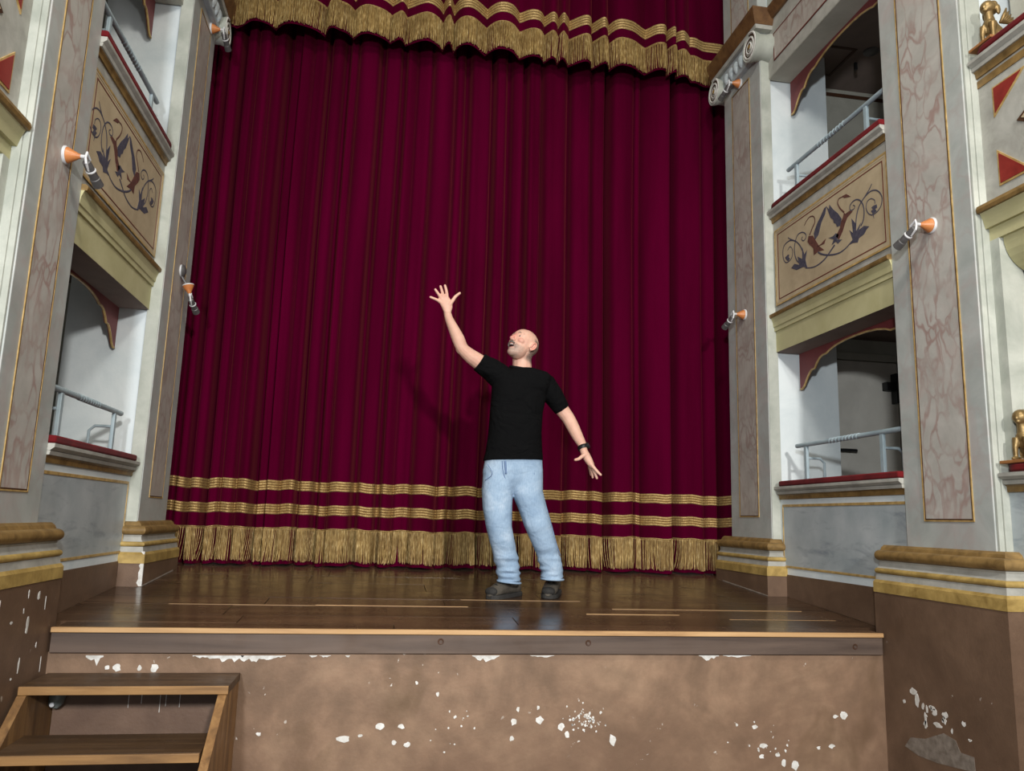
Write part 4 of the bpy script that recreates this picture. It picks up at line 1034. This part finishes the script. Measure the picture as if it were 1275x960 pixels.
# --- shoes
def on_floor(px, py):
    lo, hi = 4.2, 5.8
    for _ in range(40):
        m_ = (lo+hi)/2
        if at(px, py, m_).z > FZ(m_): lo = m_
        else: hi = m_
    return at(px, py, lo)
def shoe(heel, toe, ankle):
    hx = Vector(heel); d = Vector(toe)-hx; d.z = 0; L = d.length; d.normalize(); n = Vector((-d.y, d.x, 0)); k = .29/L
    L = .29; c0 = Vector((hx.x, hx.y, 0))
    def fz(v): return FZ(v.y)
    up = MB(); rings = []
    prof = [(0,.026,.06),(.02,.036,.105),(.06,.040,.125),(.10,.042,.125),(.14,.045,.108),(.18,.049,.088),(.22,.050,.070),(.255,.044,.056),(.28,.026,.045),(.288,.012,.036)]
    for t, w, h in prof:
        p = c0+d*t; z = fz(p)+.020; ring = []
        for j in range(16):
            a = 2*math.pi*j/16; ca, sa = math.cos(a), math.sin(a)
            q = p+n*(ca*w*(1-.28*max(0, sa)))
            ring.append((q.x, q.y, z+h*.5*(1+math.copysign(abs(sa)**.7, sa))-.004))
        rings.append(ring)
    up.rings(rings)
    ap = Vector(ankle); b0 = c0+d*.075
    limb(up, [(Vector((b0.x, b0.y, fz(b0)+.09)), .046), (Vector((b0.x*.6+ap.x*.4, b0.y*.6+ap.y*.4, fz(b0)+.13)), .047), (Vector((ap.x, ap.y, fz(b0)+.17)), .045)])
    so = fuse('shoe', up, .004, ['boot_leather'], man, 3, .5)
    sl = MB(); pl = []
    for t, w, h in prof: pl.append((c0+d*(t-.004)+n*(w+.006)))
    for t, w, h in reversed(prof): pl.append((c0+d*(t-.004)-n*(w+.006)))
    pl.append(c0-d*.012)
    sl.prism([(p.x, p.y, fz(p)+.001) for p in pl], (0,0,.026)).build('sole', M['boot_sole'], so, bevel=.004)
    tc = MB(); ell(tc, c0+d*.262+Vector((0,0,fz(c0+d*.26)+.045)), (d, n, Vector((0,0,1))), (.032, .044, .028), 14, 8); tc.build('toe_cap', M['boot_sole'], so, smooth='all')
    for k_ in range(5):
        t = .125+.024*k_; h = .135-.0105*(k_+1)+.0; p = c0+d*t; z = fz(p)+h-.002
        MB().tube([p+n*.026+Vector((0,0,z-.010)), p+n*.010+d*.006+Vector((0,0,z+.006)), p-n*.010-d*.004+Vector((0,0,z+.006)), p-n*.026+Vector((0,0,z-.010))], .0042, 6).build('lace', M['boot_lace'], so, smooth='all')
shoe(on_floor(645, 741), on_floor(607, 747), at(634, 722, Y0+.01))
shoe(on_floor(692, 738), on_floor(677, 750), at(687, 718, Y0+.01))

# --- wristwatch
wc = at(726, 557.5, Y0-.055); wd = (at(727, 562, yl)-at(722, 549, Y0-.04)).normalized()
wt = MB().lathe(wc-wd*.012, wd, [(0,.0285),(.0,.034),(.004,.036),(.020,.036),(.024,.034),(.024,.0285)], 24).build('wristwatch', M['watch_black'], man, smooth=True)
wn = (Vector((.75, -.5, .1))); wn = (wn-wd*wn.dot(wd)).normalized()
wf_ = MB().lathe(wc+wn*.030, wn, [(0,.021),(.009,.021),(.012,.018),(.012,.001)], 20).build('watch_case', M['watch_black'], wt, smooth=True)
MB().lathe(wc+wn*.0421, wn, [(0,.0165),(.0015,.0155),(.0016,.001)], 20).build('watch_glass', M['watch_glass'], wt, smooth=True)
# ---------------------------------------------------------------- gilded sphinxes on the ledges of the audience boxes
def sphinx_parts(root, s):
    """seated winged sphinx looking into the hall; built round the root, which stands at the feet"""
    o = Vector(root.location); f = Vector((-s*.94, -.30, 0)).normalized(); n = Vector((-f.y, f.x, 0)); u = Vector((0,0,1)); A = (f, n, u)
    def Q(a, b, c): return o + f*a + n*b + u*c
    b = MB()
    ell(b, Q(-.045, 0, .058), A, (.052, .036, .048)); ell(b, Q(-.005, 0, .088), A, (.034, .032, .046))
    b.tube([Q(-.04, 0, .06), Q(.0, 0, .09)], [.042, .034], 14)
    ell(b, Q(.010, 0, .105), A, (.026, .030, .030))
    b.tube([Q(.004, 0, .115), Q(.012, 0, .155), Q(.014, 0, .175)], [.026, .020, .021], 14)
    ell(b, Q(.016, 0, .196), A, (.036, .034, .035)); ell(b, Q(-.010, 0, .200), A, (.036, .037, .034))
    ell(b, Q(.046, 0, .188), A, (.009, .006, .008)); ell(b, Q(.036, 0, .174), A, (.014, .014, .010))
    for r in (-1, 1):
        b.tube([Q(.020, r*.022, .100), Q(.030, r*.026, .055), Q(.030, r*.026, .018), Q(.034, r*.026, .006)], [.020, .012, .010, .012], 10)
        ell(b, Q(.042, r*.026, .008), A, (.017, .011, .008))
        ell(b, Q(-.045, r*.034, .036), A, (.038, .018, .034)); ell(b, Q(-.012, r*.040, .010), A, (.026, .012, .010))
        ell(b, Q(-.014, r*.034, .178), A, (.014, .010, .028))
    for k in range(9):                                   # waves of the hair
        a = -1.4+k*.35; ell(b, Q(.008-.012*abs(a)*.6, .030*math.sin(a), .222-.006*a*a), A, (.011, .009, .009), 10, 6)
    b.tube(spline([Q(-.09, 0, .03), Q(-.105, .03, .02), Q(-.08, .055, .012), Q(-.04, .06, .010)], 4), .007, 8)
    fuse('figure', b, .0030, ['gilded_bronze'], root, 2, .5)
    for r in (-1, 1):
        w = MB(); pl = []
        for k in range(7):
            t = k/6; base_ = Q(-.020-.045*t, r*(.036+.004*t), .105+.015*t); tip = Q(-.050-.085*t, r*(.052+.012*t), .185-.085*t)
            w.tube([base_, (base_+tip)/2+n*(r*.006), tip], [.008, .011, .004], 8)
        w.build('wing', M['gilded_bronze'], root, smooth='all')
    MB().box(o.x-.075, o.x+.11, o.y-.075, o.y+.072, o.z-.0155, o.z-.0005).build('base_board', M['shelf_wood'], root, bevel=.003)
yR = SIDE[1]['yD']-.115; yL = SIDE[-1]['yD']-.115
for s, y, z, lb in ((1, yR, 1.9335, 'gilded sphinx statuette on the lower ledge beside the broad right pilaster'),
                    (1, yR, 3.9935, 'gilded sphinx statuette on the upper ledge beside the broad right pilaster'),
                    (-1, yL, 3.9935, 'gilded sphinx statuette on the upper ledge beside the broad left pilaster')):
    t = thing('sphinx_statuette', lb, 'statuette', (s*2.235, y, z), 'gilded sphinx statuettes on the box ledges')
    sphinx_parts(t, s)
